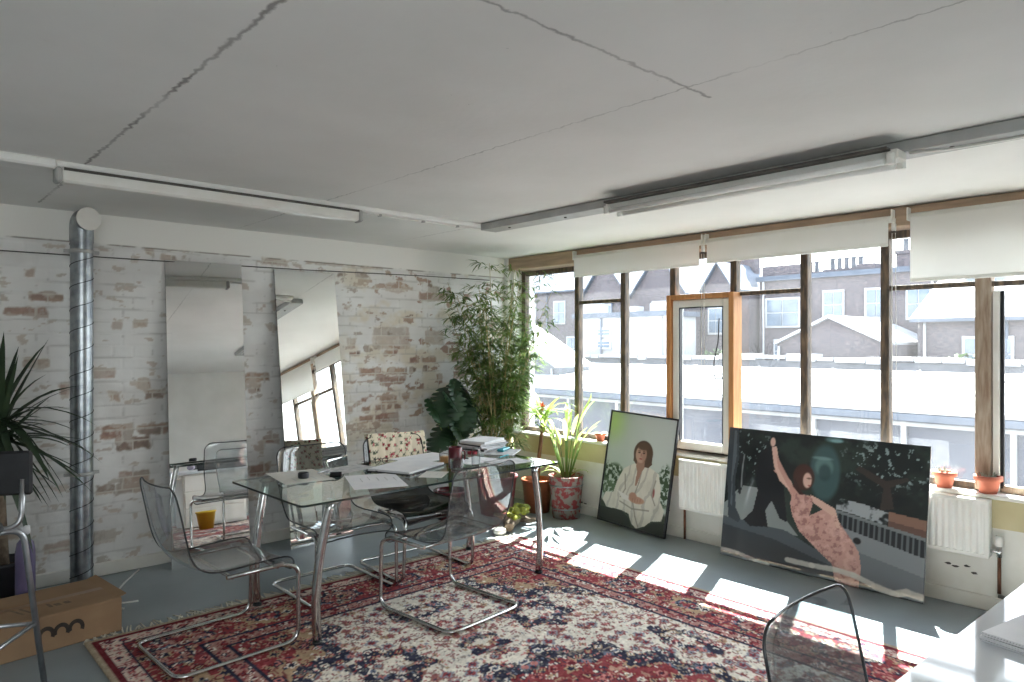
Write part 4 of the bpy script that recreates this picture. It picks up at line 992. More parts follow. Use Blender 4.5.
# ================================================================== PICTURES
def painter(w, h, st):
    nu = int(w / st) + 1; nv = int(h / st) + 1
    return np.meshgrid(np.linspace(0, 1, nu), np.linspace(0, 1, nv))   # V runs downwards
def portrait():
    U, V = painter(.69, .96, .0045)
    c = np.empty(U.shape + (3,)); c[:] = (176, 186, 176)
    c = mixc(c, (196, 201, 198), sst(.2, .6, U) * .6); c = mixc(c, (160, 172, 160), sst(.3, .6, V) * .5)
    glow = (1 - sst(.0, .3, np.hypot(U - .05, V - .08))); c = mixc(c, (168, 196, 120), glow * .9)
    lf = fbm(U * 30, V * 40, 4)
    for (ex, ey, rx, ry) in ((.08, .62, .22, .14), (.18, .58, .12, .10), (.93, .60, .13, .17), (.92, .50, .06, .10)):
        m = ell_mask(U, V, ex, ey, rx, ry, .3) * sst(.42, .5, lf); c = mixc(c, (54, 72, 48), m)
    c = mixc(c, (82, 100, 74), ell_mask(U, V, .05, .70, .2, .08, .3) * sst(.4, .55, lf))
    ground = sst(.80, .84, V + .03 * (lf - .5)); c = mixc(c, (62, 70, 58), ground)
    # dark skirt / shadow base
    # robe
    robe = [(.30, .50), (.40, .455), (.47, .43), (.62, .43), (.74, .46), (.83, .49), (.88, .60), (.90, .72), (.97, .79), (.95, .88), (.80, .905), (.72, .96), (.60, 1.0), (.52, .97), (.46, .89), (.34, .875), (.10, .88), (.02, .82), (.06, .745), (.18, .735), (.22, .62)]
    rm = poly_mask(U, V, robe)
    fold = .5 + .5 * np.sin((U * 1.3 + V * .4 + .25 * fbm(U * 4, V * 4, 7)) * 34)
    rc = np.empty(c.shape); rc[:] = (203, 198, 185); rc = mixc(rc, (176, 170, 158), sst(.45, .9, fbm(U * 7, V * 5, 9)) * .8); rc = mixc(rc, (150, 146, 138), (fold > .86) * .5)
    c = c * (1 - rm[..., None]) + rc * rm[..., None]
    for line in ([(.58, .47), (.555, .60), (.50, .74)], [(.33, .55), (.36, .68), (.30, .76)], [(.80, .55), (.76, .68), (.83, .76)], [(.3, .80), (.5, .84), (.75, .82)], [(.5, .78), (.56, .9), (.62, .98)]):
        for (x1, y1), (x2, y2) in zip(line[:-1], line[1:]):
            L2 = (x2 - x1) ** 2 + (y2 - y1) ** 2; tt = np.clip(((U - x1) * (x2 - x1) + (V - y1) * (y2 - y1)) / L2, 0, 1)
            dd = np.hypot(U - x1 - tt * (x2 - x1), (V - y1 - tt * (y2 - y1)) * 1.4); c = mixc(c, (128, 122, 114), (1 - sst(.004, .014, dd)) * .75)
    # dark seat
    c = mixc(c, (46, 50, 46), poly_mask(U, V, [(0, .885), (.36, .885), (.47, .93), (.52, 1.0), (0, 1.0)]))
    c = mixc(c, (52, 56, 50), poly_mask(U, V, [(.66, 1.0), (.76, .95), (.84, .91), (1, .89), (1, 1)]))
    # hair, neck, face
    hair = ell_mask(U, V, .565, .335, .145, .115, .06) + poly_mask(U, V, [(.43, .33), (.70, .33), (.715, .42), (.66, .455), (.50, .455), (.425, .41)]); c = mixc(c, (86, 66, 54), np.clip(hair, 0, 1))
    c = mixc(c, (150, 116, 100), poly_mask(U, V, [(.49, .40), (.60, .40), (.61, .46), (.575, .50), (.525, .63), (.50, .63), (.505, .5), (.48, .455)]))
    c = mixc(c, (178, 144, 126), ell_mask(U, V, .535, .345, .082, .078, .08))
    c = mixc(c, (146, 110, 94), ell_mask(U, V, .585, .355, .035, .06, .4) * .6)
    for ex in (.505, .575): c = mixc(c, (70, 52, 46), ell_mask(U, V, ex, .332, .020, .006, .3)); c = mixc(c, (84, 64, 54), ell_mask(U, V, ex, .318, .024, .004, .4) * .8)
    c = mixc(c, (142, 104, 90), ell_mask(U, V, .537, .352, .009, .018, .4) * .8); c = mixc(c, (140, 70, 68), ell_mask(U, V, .537, .386, .024, .006, .3))
    c = mixc(c, (94, 72, 58), ell_mask(U, V, .555, .272, .09, .035, .3))
    # hands and a paper
    c = mixc(c, (206, 202, 196), poly_mask(U, V, [(.24, .705), (.40, .735), (.50, .76), (.46, .785), (.33, .77)]))
    c = mixc(c, (172, 132, 112), ell_mask(U, V, .55, .755, .12, .032, .15)); c = mixc(c, (164, 124, 104), ell_mask(U, V, .49, .73, .06, .035, .2))
    for k in range(4): c = mixc(c, (126, 90, 76), ell_mask(U, V, .49 + .04 * k, .765 - .004 * k, .004, .018, .4) * .7)
    c = mixc(c, (120, 50, 50), ell_mask(U, V, .79, .66, .015, .04, .3) * .8)
    return U, V, c
def leaning_print(name, label, cat, loc, rz, lean, roll, w, h, pic, frame=None):
    t = thing(name, label, cat, loc, rz)
    Rm = Matrix.Rotation(-lean, 4, 'X') @ Matrix.Rotation(roll, 4, 'Y'); R3 = Rm.to_3x3()
    U, V, c = pic; m = .016 if frame else 0
    X = (U - .5) * (w - 2 * m); Z = m + (1 - V) * (h - 2 * m); Y = np.full(U.shape, -.007)
    Pq = np.stack([X, Y, Z], -1) @ np.array(R3.transposed())
    P2 = np.stack([X, Y, Z], -1).reshape(-1, 3) @ np.array(R3).T
    o = grid_obj('print', P2.reshape(Pq.shape)[::-1], c[::-1], paint_mat(name + ' print', .55 if frame else .3, .35, coat=.08 if frame else .8), t)
    if frame:
        b = MB()
        for cc, d in (((0, 0, m / 2), (w, .028, m)), ((0, 0, h - m / 2), (w, .028, m)), ((-w / 2 + m / 2, 0, h / 2), (m, .028, h)), ((w / 2 - m / 2, 0, h / 2), (m, .028, h))): b.box(R3 @ Vector(cc), d, R3, bev=.002)
        b.build('frame', frame, t); b = MB(); b.box(R3 @ Vector((0, .006, h / 2)), (w - .02, .006, h - .02), R3); b.build('backing', M['cardboard'], t)
    else:
        b = MB(); b.box(R3 @ Vector((0, .000, h / 2)), (w, .010, h), R3); b.build('panel', M['paper_grey'], t)
    return t
leaning_print('framed_portrait', 'black framed portrait print of a seated woman in a pale robe, leaning under the window', 'picture', (-.160, -1.745, .020), math.radians(-90), math.atan(.150 / .96), math.radians(2.5), .722, .982, portrait(), M['black'])
def garden_print():
    U, V = painter(1.39, .955, .0058)
    c = np.empty(U.shape + (3,)); c[:] = (30, 36, 36)
    n = fbm(U * 9, V * 7, 3); n2 = fbm(U * 60, V * 42, 5)
    c = mixc(c, (46, 56, 52), sst(.4, .65, n)); c = mixc(c, (20, 24, 26), sst(.5, .7, fbm(U * 4, V * 4, 8)) * .8)
    spk = sst(.66, .70, n2) * (ell_mask(U, V, .14, .18, .12, .2, .4) + ell_mask(U, V, .80, .16, .18, .16, .4) + ell_mask(U, V, .95, .10, .1, .14, .4)); c = mixc(c, (150, 168, 168), np.clip(spk, 0, 1) * .9)
    c = mixc(c, (84, 116, 116), ell_mask(U, V, .57, .02, .04, .02, .4)); c = mixc(c, (120, 160, 164), ell_mask(U, V, .585, .025, .03, .012, .4))
    # terrace, path and balustrade
    c = mixc(c, (130, 136, 136), poly_mask(U, V, [(.0, .60), (.10, .44), (.22, .44), (.30, .56), (.42, .74), (.0, .76)]))
    c = mixc(c, (74, 82, 88), poly_mask(U, V, [(.0, .70), (.36, .72), (.50, .80), (.72, .84), (.76, .90), (.40, .90), (0, .84)]))
    c = mixc(c, (52, 58, 64), poly_mask(U, V, [(0, .76), (.30, .80), (.60, .90), (1, 1), (0, 1)]))
    c = mixc(c, (124, 130, 134), poly_mask(U, V, [(.62, .60), (1.0, .70), (1, .96), (.84, .93), (.66, .84), (.58, .74)])); c = mixc(c, (104, 110, 116), poly_mask(U, V, [(.62, .74), (1, .84), (1, 1), (.8, .98), (.62, .90)]))
    c = mixc(c, (150, 156, 160), poly_mask(U, V, [(.60, .42), (.74, .44), (.84, .47), (.84, .56), (.70, .52), (.60, .50)]) * sst(.35, .5, fbm(U * 22, V * 18, 12)))
    c = mixc(c, (128, 98, 84), poly_mask(U, V, [(.84, .46), (1, .48), (1, .60), (.84, .57)])); c = mixc(c, (98, 74, 66), poly_mask(U, V, [(.84, .52), (1, .545), (1, .60), (.84, .57)]))
    bal = poly_mask(U, V, [(.60, .52), (1.0, .605), (1.0, .72), (.60, .61)]); c = mixc(c, (34, 38, 42), bal); c = mixc(c, (104, 110, 114), bal * ((np.sin(U * 260) > .35)) * .8)
    c = mixc(c, (112, 118, 120), poly_mask(U, V, [(.60, .505), (1, .59), (1, .612), (.60, .525)]))
    c = mixc(c, (58, 50, 48), poly_mask(U, V, [(.70, .18), (.82, .26), (.91, .22), (.92, .24), (.84, .30), (.86, .44), (.80, .46), (.81, .31), (.68, .21)]))
    # pale statue mass
    st = ell_mask(U, V, .535, .26, .075, .2, .15); c = mixc(c, (66, 92, 94), st * .9); c = mixc(c, (100, 130, 130), ell_mask(U, V, .53, .22, .045, .07, .2) * .7); c = mixc(c, (48, 68, 70), ell_mask(U, V, .535, .26, .03, .06, .3) * .8); c = mixc(c, (118, 146, 146), ell_mask(U, V, .52, .16, .05, .012, .3) * .7)
    # bronze legs at the left
    leg = poly_mask(U, V, [(0, .0), (.055, .0), (.07, .22), (.055, .40), (.07, .62), (.105, .70), (.09, .73), (.03, .70), (.012, .45), (0, .4)]); c = mixc(c, (58, 64, 70), leg); c = mixc(c, (88, 96, 102), poly_mask(U, V, [(.03, .02), (.045, .02), (.055, .22), (.04, .40), (.05, .62), (.035, .6)]))
    c = mixc(c, (34, 38, 42), poly_mask(U, V, [(.06, .18), (.10, .2), (.115, .36), (.09, .52), (.075, .5), (.09, .34)]))
    c = mixc(c, (26, 28, 32), poly_mask(U, V, [(.19, .16), (.26, .10), (.33, .40), (.36, .66), (.32, .64), (.27, .52), (.24, .60), (.26, .72), (.16, .74), (.12, .70), (.17, .62), (.19, .46), (.17, .38)]))
    c = mixc(c, (150, 156, 158), (1 - sst(.002, .005, np.abs(U - (.105 + .012 * np.cos(V * 9) - .16 * (V - .32) ** 2)))) * (V > .20) * (V < .46) * .8)
    # the woman
    U0, V0 = U, V; U, V = U - .016, V - .022
    skin, dress = (206, 170, 156), (190, 148, 138)
    c = mixc(c, (70, 44, 38), ell_mask(U, V, .415, .29, .055, .095, .12)); c = mixc(c, (60, 38, 34), poly_mask(U, V, [(.37, .30), (.40, .38), (.43, .42), (.39, .44), (.36, .40)]))
    c = mixc(c, skin, ell_mask(U, V, .435, .31, .022, .055, .15)); c = mixc(c, (96, 66, 58), ell_mask(U, V, .443, .295, .012, .006, .3)); c = mixc(c, (144, 78, 72), ell_mask(U, V, .447, .345, .008, .006, .3))
    c = mixc(c, dress, poly_mask(U, V, [(.255, .27), (.285, .24), (.36, .37), (.40, .42), (.46, .42), (.47, .47), (.455, .56), (.52, .50), (.57, .51), (.60, .58), (.66, .66), (.70, .74), (.715, .84), (.71, .99), (.60, .97), (.58, .86), (.50, .78), (.41, .68), (.37, .58), (.355, .50), (.36, .44), (.32, .36)]))
    c = mixc(c, skin, poly_mask(U, V, [(.235, .10), (.262, .09), (.275, .17), (.31, .27), (.36, .35), (.345, .40), (.29, .34), (.255, .24)])); c = mixc(c, skin, ell_mask(U, V, .24, .06, .014, .035, .2))
    c = mixc(c, skin, poly_mask(U, V, [(.455, .41), (.48, .42), (.58, .48), (.60, .56), (.63, .62), (.60, .64), (.575, .54), (.47, .46)]))
    c = mixc(c, (186, 142, 132), poly_mask(U, V, [(.265, .15), (.285, .2), (.36, .36), (.39, .42), (.37, .43), (.33, .36), (.275, .24)]) * .9)
    dm = poly_mask(U, V, [(.355, .40), (.47, .42), (.46, .56), (.57, .51), (.66, .66), (.715, .84), (.71, .99), (.60, .97), (.58, .86), (.41, .68), (.355, .50)])
    c = mixc(c, (140, 98, 96), dm * sst(.55, .62, fbm(U * 60, V * 44, 15)) * .7); c = mixc(c, (210, 170, 160), dm * sst(.56, .64, fbm(U * 40, V * 28, 17)) * .6)
    c = mixc(c, (30, 30, 32), ell_mask(U, V, .69, .67, .018, .022, .2))
    U, V = U0, V0
    # a pale wavy strip along the foot of the picture
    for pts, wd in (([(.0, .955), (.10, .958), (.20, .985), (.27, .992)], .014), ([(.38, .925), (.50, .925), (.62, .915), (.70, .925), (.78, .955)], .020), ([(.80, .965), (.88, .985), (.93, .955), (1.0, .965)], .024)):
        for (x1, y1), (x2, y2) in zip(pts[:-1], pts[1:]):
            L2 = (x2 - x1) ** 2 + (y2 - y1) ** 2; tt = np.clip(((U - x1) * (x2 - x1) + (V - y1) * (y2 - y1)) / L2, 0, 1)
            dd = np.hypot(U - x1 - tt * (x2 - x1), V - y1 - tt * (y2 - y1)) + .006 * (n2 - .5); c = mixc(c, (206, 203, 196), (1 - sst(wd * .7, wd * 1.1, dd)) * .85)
    return U, V, c
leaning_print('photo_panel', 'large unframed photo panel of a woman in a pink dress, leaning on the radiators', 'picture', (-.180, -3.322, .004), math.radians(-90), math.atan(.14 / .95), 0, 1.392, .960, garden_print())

# ================================================================== DESK AND STOOL AND BOX
D = thing('desk', 'glossy white desk in the right foreground reflecting the windows', 'desk', (-2.35, -5.265, 0), math.radians(-2.0))
b = MB(); b.box((0, 0, .74), (2.3, .80, .032), bev=.004); b.build('desktop', M['desk_white'], D)
for sx_ in (-1, 1):
    for sy_ in (-1, 1):
        b = MB(); b.box((sx_ * 1.08, sy_ * .33, .371), (.04, .04, .706), bev=.004); b.build('leg', M['white_metal'], D)
b = MB(); b.box((0, .33, .70), (2.12, .022, .05)); b.box((0, -.33, .70), (2.12, .022, .05)); b.build('rail', M['white_metal'], D)
b = MB(); b.box((.20, .10, .375), (.80, .52, .69), bev=.006); pd = b.build('pedestal', M['white_metal'], D)
for k in range(3):
    c = MB(); c.box((.20, .365, .16 + k * .22), (.76, .014, .205), bev=.004); dr = c.build('drawer', M['white_metal'], pd)
t = thing('equipment_case', 'long black case lying on the white desk, seen only in the first mirror', 'case', (-1.95, -5.20, .757), math.radians(-2))
b = MB(); b.box((0, 0, .055), (.75, .26, .11), bev=.015); b.build('case_body', M['black'], t); b = MB(); b.tube(fillet([(-.07, .13, .06), (-.07, .165, .06), (.07, .165, .06), (.07, .13, .06)], .02), .008, 8); b.build('handle', M['darkpot'], t)
t = thing('paper_stack', 'thick stack of white paper lying on the glossy white desk', 'papers', (-2.495, -5.055, .757), math.radians(-12))
rr = random.Random(3); b = MB()
for k in range(7): b.box((rr.uniform(-.006, .006), rr.uniform(-.006, .006), .0018 + k * .0037), (.297, .21, .0034), rr.uniform(-.03, .03))
b.build('sheets', M['paper'], t)
b = MB(); rr = random.Random(8)
b.lathe([(0, .0), (.022, .002), (.04, .02), (.046, .042), (.036, .068), (.014, .082), (0, .084)], (0, 0, 0), 14, wob=lambda a, z: .25 * math.sin(a * 3 + z * 80) * math.cos(a * 5))
o = b.build('crumpled_tissue', mat('lilac tissue', (188, 182, 200), (150, 146, 166), 30, .9, bump=.5)); o.location = (-2.40, -5.03, .7832)
tag(o, 'small crumpled lilac tissue on top of the white paper stack', 'tissue')

S = thing('bar_stool', 'silver tubular bar stool with black seat and backrest at the left edge', 'stool', (-4.725, -1.90, 0), math.radians(20))
feet = [(.355, -.06), (-.02, -.31), (-.31, .02), (.02, .30)]
for i, (x, y) in enumerate(feet):
    tp = (x * .70, y * .70, .80); b = MB()
    b.tube(fillet([(x * .40, y * .40, .805), (x * .74, y * .74, .805), (x, y, .004)], .06, 8), .0125, 12); lg = b.build('leg', M['alu'], S)
    c = MB(); c.lathe([(0, 0), (.017, 0), (.015, .02), (0, .02)], (x, y, 0)); c.build('foot', M['black'], lg)
for i in range(4):
    k = 1 - .40 / .805 * .26; a = [q * k for q in feet[i]]; c_ = [q * k for q in feet[(i + 1) % 4]]
    b = MB(); b.tube([(a[0], a[1], .385), (c_[0], c_[1], .385)], .009, 10); b.build('footrest', M['alu'], S)
b = MB(); b.lathe([(0, .815), (.17, .815), (.19, .83), (.185, .85), (.12, .858), (0, .856)]); b.build('seat', M['black'], S)
for q in (0, 3):
    x, y = feet[q]; b = MB(); b.tube(fillet([(x * .40, y * .40, .818), (x * .72, y * .72, .818), (x * .74, y * .74, 1.02)], .06, 8), .011, 12); b.build('back_post', M['alu'], S)
b = MB(); p0 = Vector((feet[0][0] * .76, feet[0][1] * .76)); p1 = Vector((feet[3][0] * .76, feet[3][1] * .76)); mid = (p0 + p1) / 2; dv = p1 - p0
b.box((mid.x, mid.y, 1.045), (dv.length + .06, .022, .19), math.atan2(dv.y, dv.x), bev=.01); b.build('backrest', M['black'], S)

B_ = thing('cardboard_box', 'long brown cardboard box on the floor by the duct, printed with dark arches', 'box', (-4.40, -.955, 0), math.radians(6.5))
b = MB(); b.box((0, 0, .095), (.93, .48, .188), bev=.006); b.build('carton', M['cardboard'], B_)
b = MB(); b.box((.455, .0, .192), (.07, .47, .004), Matrix.Rotation(math.radians(-18), 3, 'Y')); b.build('flap', M['cardboard'], B_)
b = MB(); b.box((0, 0, .1895), (.93, .05, .001)); b.build('tape', M['copper'] if False else mat('brown tape', (150, 118, 86), (142, 110, 80), 9, .35), B_)
def arcs(cx, cz, r, y, n=3):
    bb = MB()
    for k in range(n):
        c0_ = cx + k * r * 1.72; pts_o = []; pts_i = []
        for j in range(15):
            a = math.radians(200 - 225 * j / 14); pts_o.append((c0_ + r * math.cos(a), y, cz + r * 1.15 * math.sin(a))); pts_i.append((c0_ + r * .52 * math.cos(a), y, cz + r * .62 * math.sin(a)))
        bb.add(pts_o + pts_i, [(j, 15 + j, 16 + j, j + 1) for j in range(14)])
    return bb
arcs(.10, .088, .040, -.2412).build('printed_arches', M['ink'], B_)
b = MB()
for k in range(2): b.add([(.02 + k * .035, -.13, .1893), (.035 + k * .035, -.13, .1893), (.005 + k * .035, -.02, .1893), (-.01 + k * .035, -.02, .1893)], [(0, 1, 2, 3)])
fp = mat('faded print', (104, 84, 66), (120, 98, 76), 50, .85); b.build('printed_strokes', fp, B_); b = MB()
for k, (x, w_, h_) in enumerate(((.15, .018, .07), (.18, .03, .045), (.225, .03, .045))):
    b.add([(x, -.12, .1893), (x + w_, -.12, .1893), (x + w_ * .8, -.12 + h_, .1893), (x - w_ * .2, -.12 + h_, .1893)], [(0, 1, 2, 3)])
b.build('printed_lettering', fp, B_)
b = MB(); b.lathe([(0, 0), (.0, 0)], (0, 0, 0), 4); b = MB()
b.add([(-.20, -.2412, .085), (-.165, -.2412, .085), (-.17, -.2412, .055), (-.179, -.2412, .050), (-.179, -.2412, .028), (-.186, -.2412, .028), (-.186, -.2412, .050), (-.195, -.2412, .055)], [(0, 7, 6, 5, 4, 3, 2, 1)])
b.build('fragile_mark', M['ink'], B_)

# ================================================================== THINGS ON THE TABLE
TT = TZ + .0006
def sheet(name, loc, size, rz, label, m, cat='paper', thick=.0012, dz=0.0, group='papers on the glass table', lines=0, curl=0.0):
    t = thing(name, label, cat, (loc[0], loc[1], TT + dz), math.radians(rz), group)
    b = MB(); w_, d_ = size; n = 8; vs = []
    for k in (0, 1):
        for i in range(n + 1):
            for j in range(2):
                x = -w_ / 2 + w_ * i / n; z = curl * (i / n) ** 2 + (thick if k else 0); vs.append((x, (j - .5) * d_, z))
    o_ = 2 * (n + 1); fs = []
    for i in range(n):
        fs += [(2 * i, 2 * i + 1, 2 * i + 3, 2 * i + 2), (o_ + 2 * i, o_ + 2 * i + 2, o_ + 2 * i + 3, o_ + 2 * i + 1), (2 * i, 2 * i + 2, o_ + 2 * i + 2, o_ + 2 * i), (2 * i + 1, o_ + 2 * i + 1, o_ + 2 * i + 3, 2 * i + 3)]
    fs += [(0, o_, o_ + 1, 1), (2 * n, 2 * n + 1, o_ + 2 * n + 1, o_ + 2 * n)]
    b.add(vs, fs); b.build('page', m, t)
    if lines:
        b = MB(); rr = random.Random(lines)
        for k in range(lines):
            x = -w_ * .4 + rr.random() * w_ * .5; y = -d_ * .4 + d_ * .8 * k / lines; z = thick + .0003 + curl * ((x + w_ * .2) / w_ + .5) ** 2
            b.add([(x, y, z), (x + w_ * .25, y, z), (x + w_ * .25, y + d_ * .02, z), (x, y + d_ * .02, z)], [(0, 1, 2, 3)])
        b.build('drawn_lines', M['paper_grey'], t)
    return t
sheet('sketch_sheet', (-2.71, -1.83), (.44, .31), 68, 'large white sheet nearest the camera on the glass table', M['paper'], lines=5)
t = thing('sketch_pad', 'thick pale sketch pad with a dark cover in the middle of the table', 'sketch pad', (-2.33, -1.60, TT), math.radians(22))
b = MB(); b.box((0, 0, .003), (.43, .33, .006)); b.build('cover', M['black'], t)
b = MB(); b.box((.006, .004, .0125), (.415, .318, .0125)); b.build('pages', M['paper'], t)
sheet('sketch_sheet', (-2.98, -1.39), (.42, .30), 82, 'pale sheet at the left end of the glass table under a black cap', M['paper_warm'], lines=4)
sheet('sketch_sheet', (-2.62, -1.36), (.30, .21), 12, 'printed grey page lying near the clear chair on the far side', M['paper_grey'], lines=6)
sheet('sketch_sheet', (-1.99, -1.33), (.42, .30), 8, 'white sheet lying in front of the floral throw', M['paper'])
sheet('sketch_sheet', (-1.80, -1.66), (.30, .21), 15, 'white page right of the maroon mug', M['paper'], lines=6)
sheet('sketch_sheet', (-1.66, -1.86), (.30, .21), -6, 'printed page nearest the camera at the right end of the table', M['paper_grey'], lines=7)
sheet('sketch_sheet', (-1.60, -1.24), (.30, .21), 30, 'white page lying in front of the magazine stack', M['paper'])
t = thing('magazine', 'grey folder at the right end of the table under the teal case', 'folder', (-1.42, -1.53, TT), math.radians(35))
b = MB(); b.box((0, 0, .004), (.30, .22, .008), bev=.002); b.build('cover', M['paper_grey'], t)
t = thing('glasses_case', 'teal case lying on the grey folder', 'case', (-1.385, -1.50, TT + .0085), math.radians(28))
b = MB(); b.box((0, 0, .010), (.155, .055, .02), bev=.008); b.build('body', M['teal'], t); b = MB(); b.box((0, 0, .011), (.157, .057, .002)); b.build('seam', M['black'], t)
# magazine stack
rr = random.Random(12); z = 0
cols_ = [M['paper'], M['black'], M['paper_grey'], M['paper'], M['darkpot'], M['paper_warm'], M['paper']]
labs = ['white magazine at the bottom of the stack by the bamboo', 'black covered magazine, second from the bottom of the stack', 'grey magazine, third from the bottom of the stack', 'white magazine in the middle of the stack above the grey one', 'dark grey book in the stack beneath the cream one', 'cream magazine second from the top of the stack', 'white magazine on top of the stack by the bamboo']
for k in range(7):
    th = rr.uniform(.010, .019)
    t = thing('magazine', labs[k], 'magazine', (-1.46 + rr.uniform(-.012, .012), -1.345 + rr.uniform(-.012, .012), TT + z + .0003), math.radians(12 + rr.uniform(-9, 9)), 'magazine stack on the table')
    b = MB(); w_, d_ = .30 + rr.uniform(-.02, .01), .225 + rr.uniform(-.015, .01)
    b.box((0, 0, th - .0008), (w_, d_, .0016)); b.box((0, 0, .0008), (w_, d_, .0016)); b.box((-w_ / 2 + .001, 0, th / 2), (.002, d_, th)); b.build('cover', cols_[k], t)
    b = MB(); b.box((.001, 0, th / 2), (w_ - .006, d_ - .004, th - .0034)); b.build('pages', M['paper'], t); z += th + .0006
t = thing('phone', 'black phone lying between the left sheet and the large white sheet', 'phone', (-2.80, -1.51, TT + .0016), math.radians(60))
b = MB(); b.box((0, 0, .004), (.145, .072, .008), bev=.003); ph = mat('matt black phone', (18, 18, 20), (26, 26, 28), 12, .85, spec=.1); b.build('body', ph, t); b = MB(); b.box((0, 0, .0083), (.135, .066, .0006)); b.build('screen', ph, t)
sheet('sketch_sheet', (-2.33, -1.90), (.21, .148), 40, 'small white note at the near edge left of the tumbler', M['paper_warm'], lines=3)
# mug, jar, glass, small things
t = thing('mug', 'tall maroon mug standing among the papers', 'mug', (-2.075, -1.79, TT))
b = MB(); b.lathe([(0, .006), (.036, .006), (.043, .0), (.046, .01), (.046, .135), (.044, .137), (.042, .132), (.041, .012), (0, .010)]); b.build('body', M['maroon'], t)
b = MB(); b.tube(fillet([(.044, 0, .11), (.082, 0, .105), (.082, 0, .045), (.044, 0, .035)], .025, 6), .006, 8); b.build('handle', M['maroon'], t)
t = thing('jar', 'small clear glass jar half full of orange drink', 'jar', (-2.03, -1.62, TT))
b = MB(); b.lathe([(0, .004), (.036, .004), (.039, .0), (.042, .012), (.042, .075), (.036, .088), (.036, .105)]); b.build('glass', M['clear_glass'], t)
b = MB(); b.lathe([(0, .007), (.036, .007), (.038, .012), (.038, .048), (0, .048)]); b.build('drink', M['juice'], t)
t = thing('tumbler', 'clear glass tumbler near the table edge beside the mug', 'glass', (-2.17, -1.93, TT))
b = MB(); b.lathe([(0, .008), (.032, .008), (.035, 0), (.038, .01), (.045, .085), (.0425, .085), (.036, .012)]); b.build('glass', M['clear_glass'], t)
t = thing('jar', 'narrow clear glass jar standing behind the tumbler', 'jar', (-1.93, -1.83, TT))
b = MB(); b.lathe([(0, .004), (.026, .004), (.028, 0), (.030, .01), (.030, .10), (.022, .112), (.022, .125)]); b.build('glass', M['clear_glass'], t)
t = thing('lens_cap', 'black round cap lying on the pale sheet at the left', 'cap', (-2.99, -1.46, TT + .0016))
b = MB(); b.lathe([(0, 0), (.030, 0), (.033, .006), (.033, .030), (.028, .036), (0, .034)]); b.build('body', M['black'], t)
for i, (x, y, a, m_, lab) in enumerate(((-2.80, -1.36, 25, 'alu', 'grey pen lying between the left sheets'), (-2.55, -1.57, 75, 'black', 'black marker pen lying beside the sketch pad'), (-1.83, -1.545, 100, 'black', 'black pen lying behind the white page by the mug'), (-1.56, -1.70, 20, 'teal', 'teal pen at the right end of the table'))):
    t = thing('pen', lab, 'pen', (x, y, TT + .0065 + (.0025 if i in (2, 3) else 0)), math.radians(a), 'pens on the glass table')
    b = MB(); b.tube([(-.07, 0, 0), (-.055, 0, 0), (.055, 0, 0), (.07, 0, 0)], [.002, .005, .005, .004], 8); b.build('barrel', M[m_], t); b = MB(); b.tube([(.02, 0, 0), (.068, 0, 0)], .0058, 8); b.build('pen_cap', M[m_], t)
t = thing('tape_roll', 'red tape roll lying in front of the magazine stack', 'tape', (-1.63, -1.425, TT + .0004))
b = MB(); b.lathe([(.022, .0), (.038, 0), (.038, .018), (.022, .018), (.022, 0)]); b.build('tape', M['red'], t)
t = thing('eyeglasses', 'dark rimmed eyeglasses lying by the sketch pad', 'eyeglasses', (-2.36, -1.335, TT + .0004), math.radians(10))
for s in (-1, 1):
    b = MB(); b.tube([(s * .034 + .024 * math.cos(a), 0, .02 + .019 * math.sin(a)) for a in [2 * PI * q / 16 for q in range(16)]], .0022, 6, closed=True); b.build('rim', M['black'], t)
    b = MB(); b.tube(fillet([(s * .058, 0, .026), (s * .062, .02, .026), (s * .06, .12, .012), (s * .058, .135, .003)], .01, 3), .0018, 6); b.build('temple', M['black'], t)
b = MB(); b.tube([(-.010, 0, .022), (0, 0, .027), (.010, 0, .022)], .0018, 6); b.build('bridge', M['black'], t)
# white flex lying on the floor by the box
mb = MB(); mb.tube(fillet([(-3.55, -.07, .006), (-3.70, -.30, .006), (-3.86, -.62, .006), (-3.80, -.70, .006), (-3.72, -.72, .006)], .06), .006, 8); mb.tube(fillet([(-3.86, -.60, .006), (-3.89, -.72, .006), (-3.82, -.80, .006)], .04), .006, 8)
tag(mb.build('power_cord', M['cable_white']), 'white flex trailing over the floor from the box to the wall', 'cord')
# ================================================================== PLANTS
def pot(t, r0, r1, h, m, th=.012, lip=.0, name='pot', soil=True):
    b = MB(); b.lathe([(0, .004), (r0 * .9, .004), (r0, 0), (r1, h - lip), (r1 + lip * .5, h - lip), (r1 + lip * .5, h), (r1 - th, h), (r1 - th * 1.2, h - .05), (r0 - th, .02), (0, .015)], n=32)
    p = b.build(name, m, t)
    if soil:
        b = MB(); b.lathe([(0, h - .03), ((r1 - th) * .7, h - .036), (r1 - th * 1.1, h - .045)], n=24, wob=lambda a, z: .02 * math.sin(a * 7)); b.build('soil', M['soil'], t)
    return p
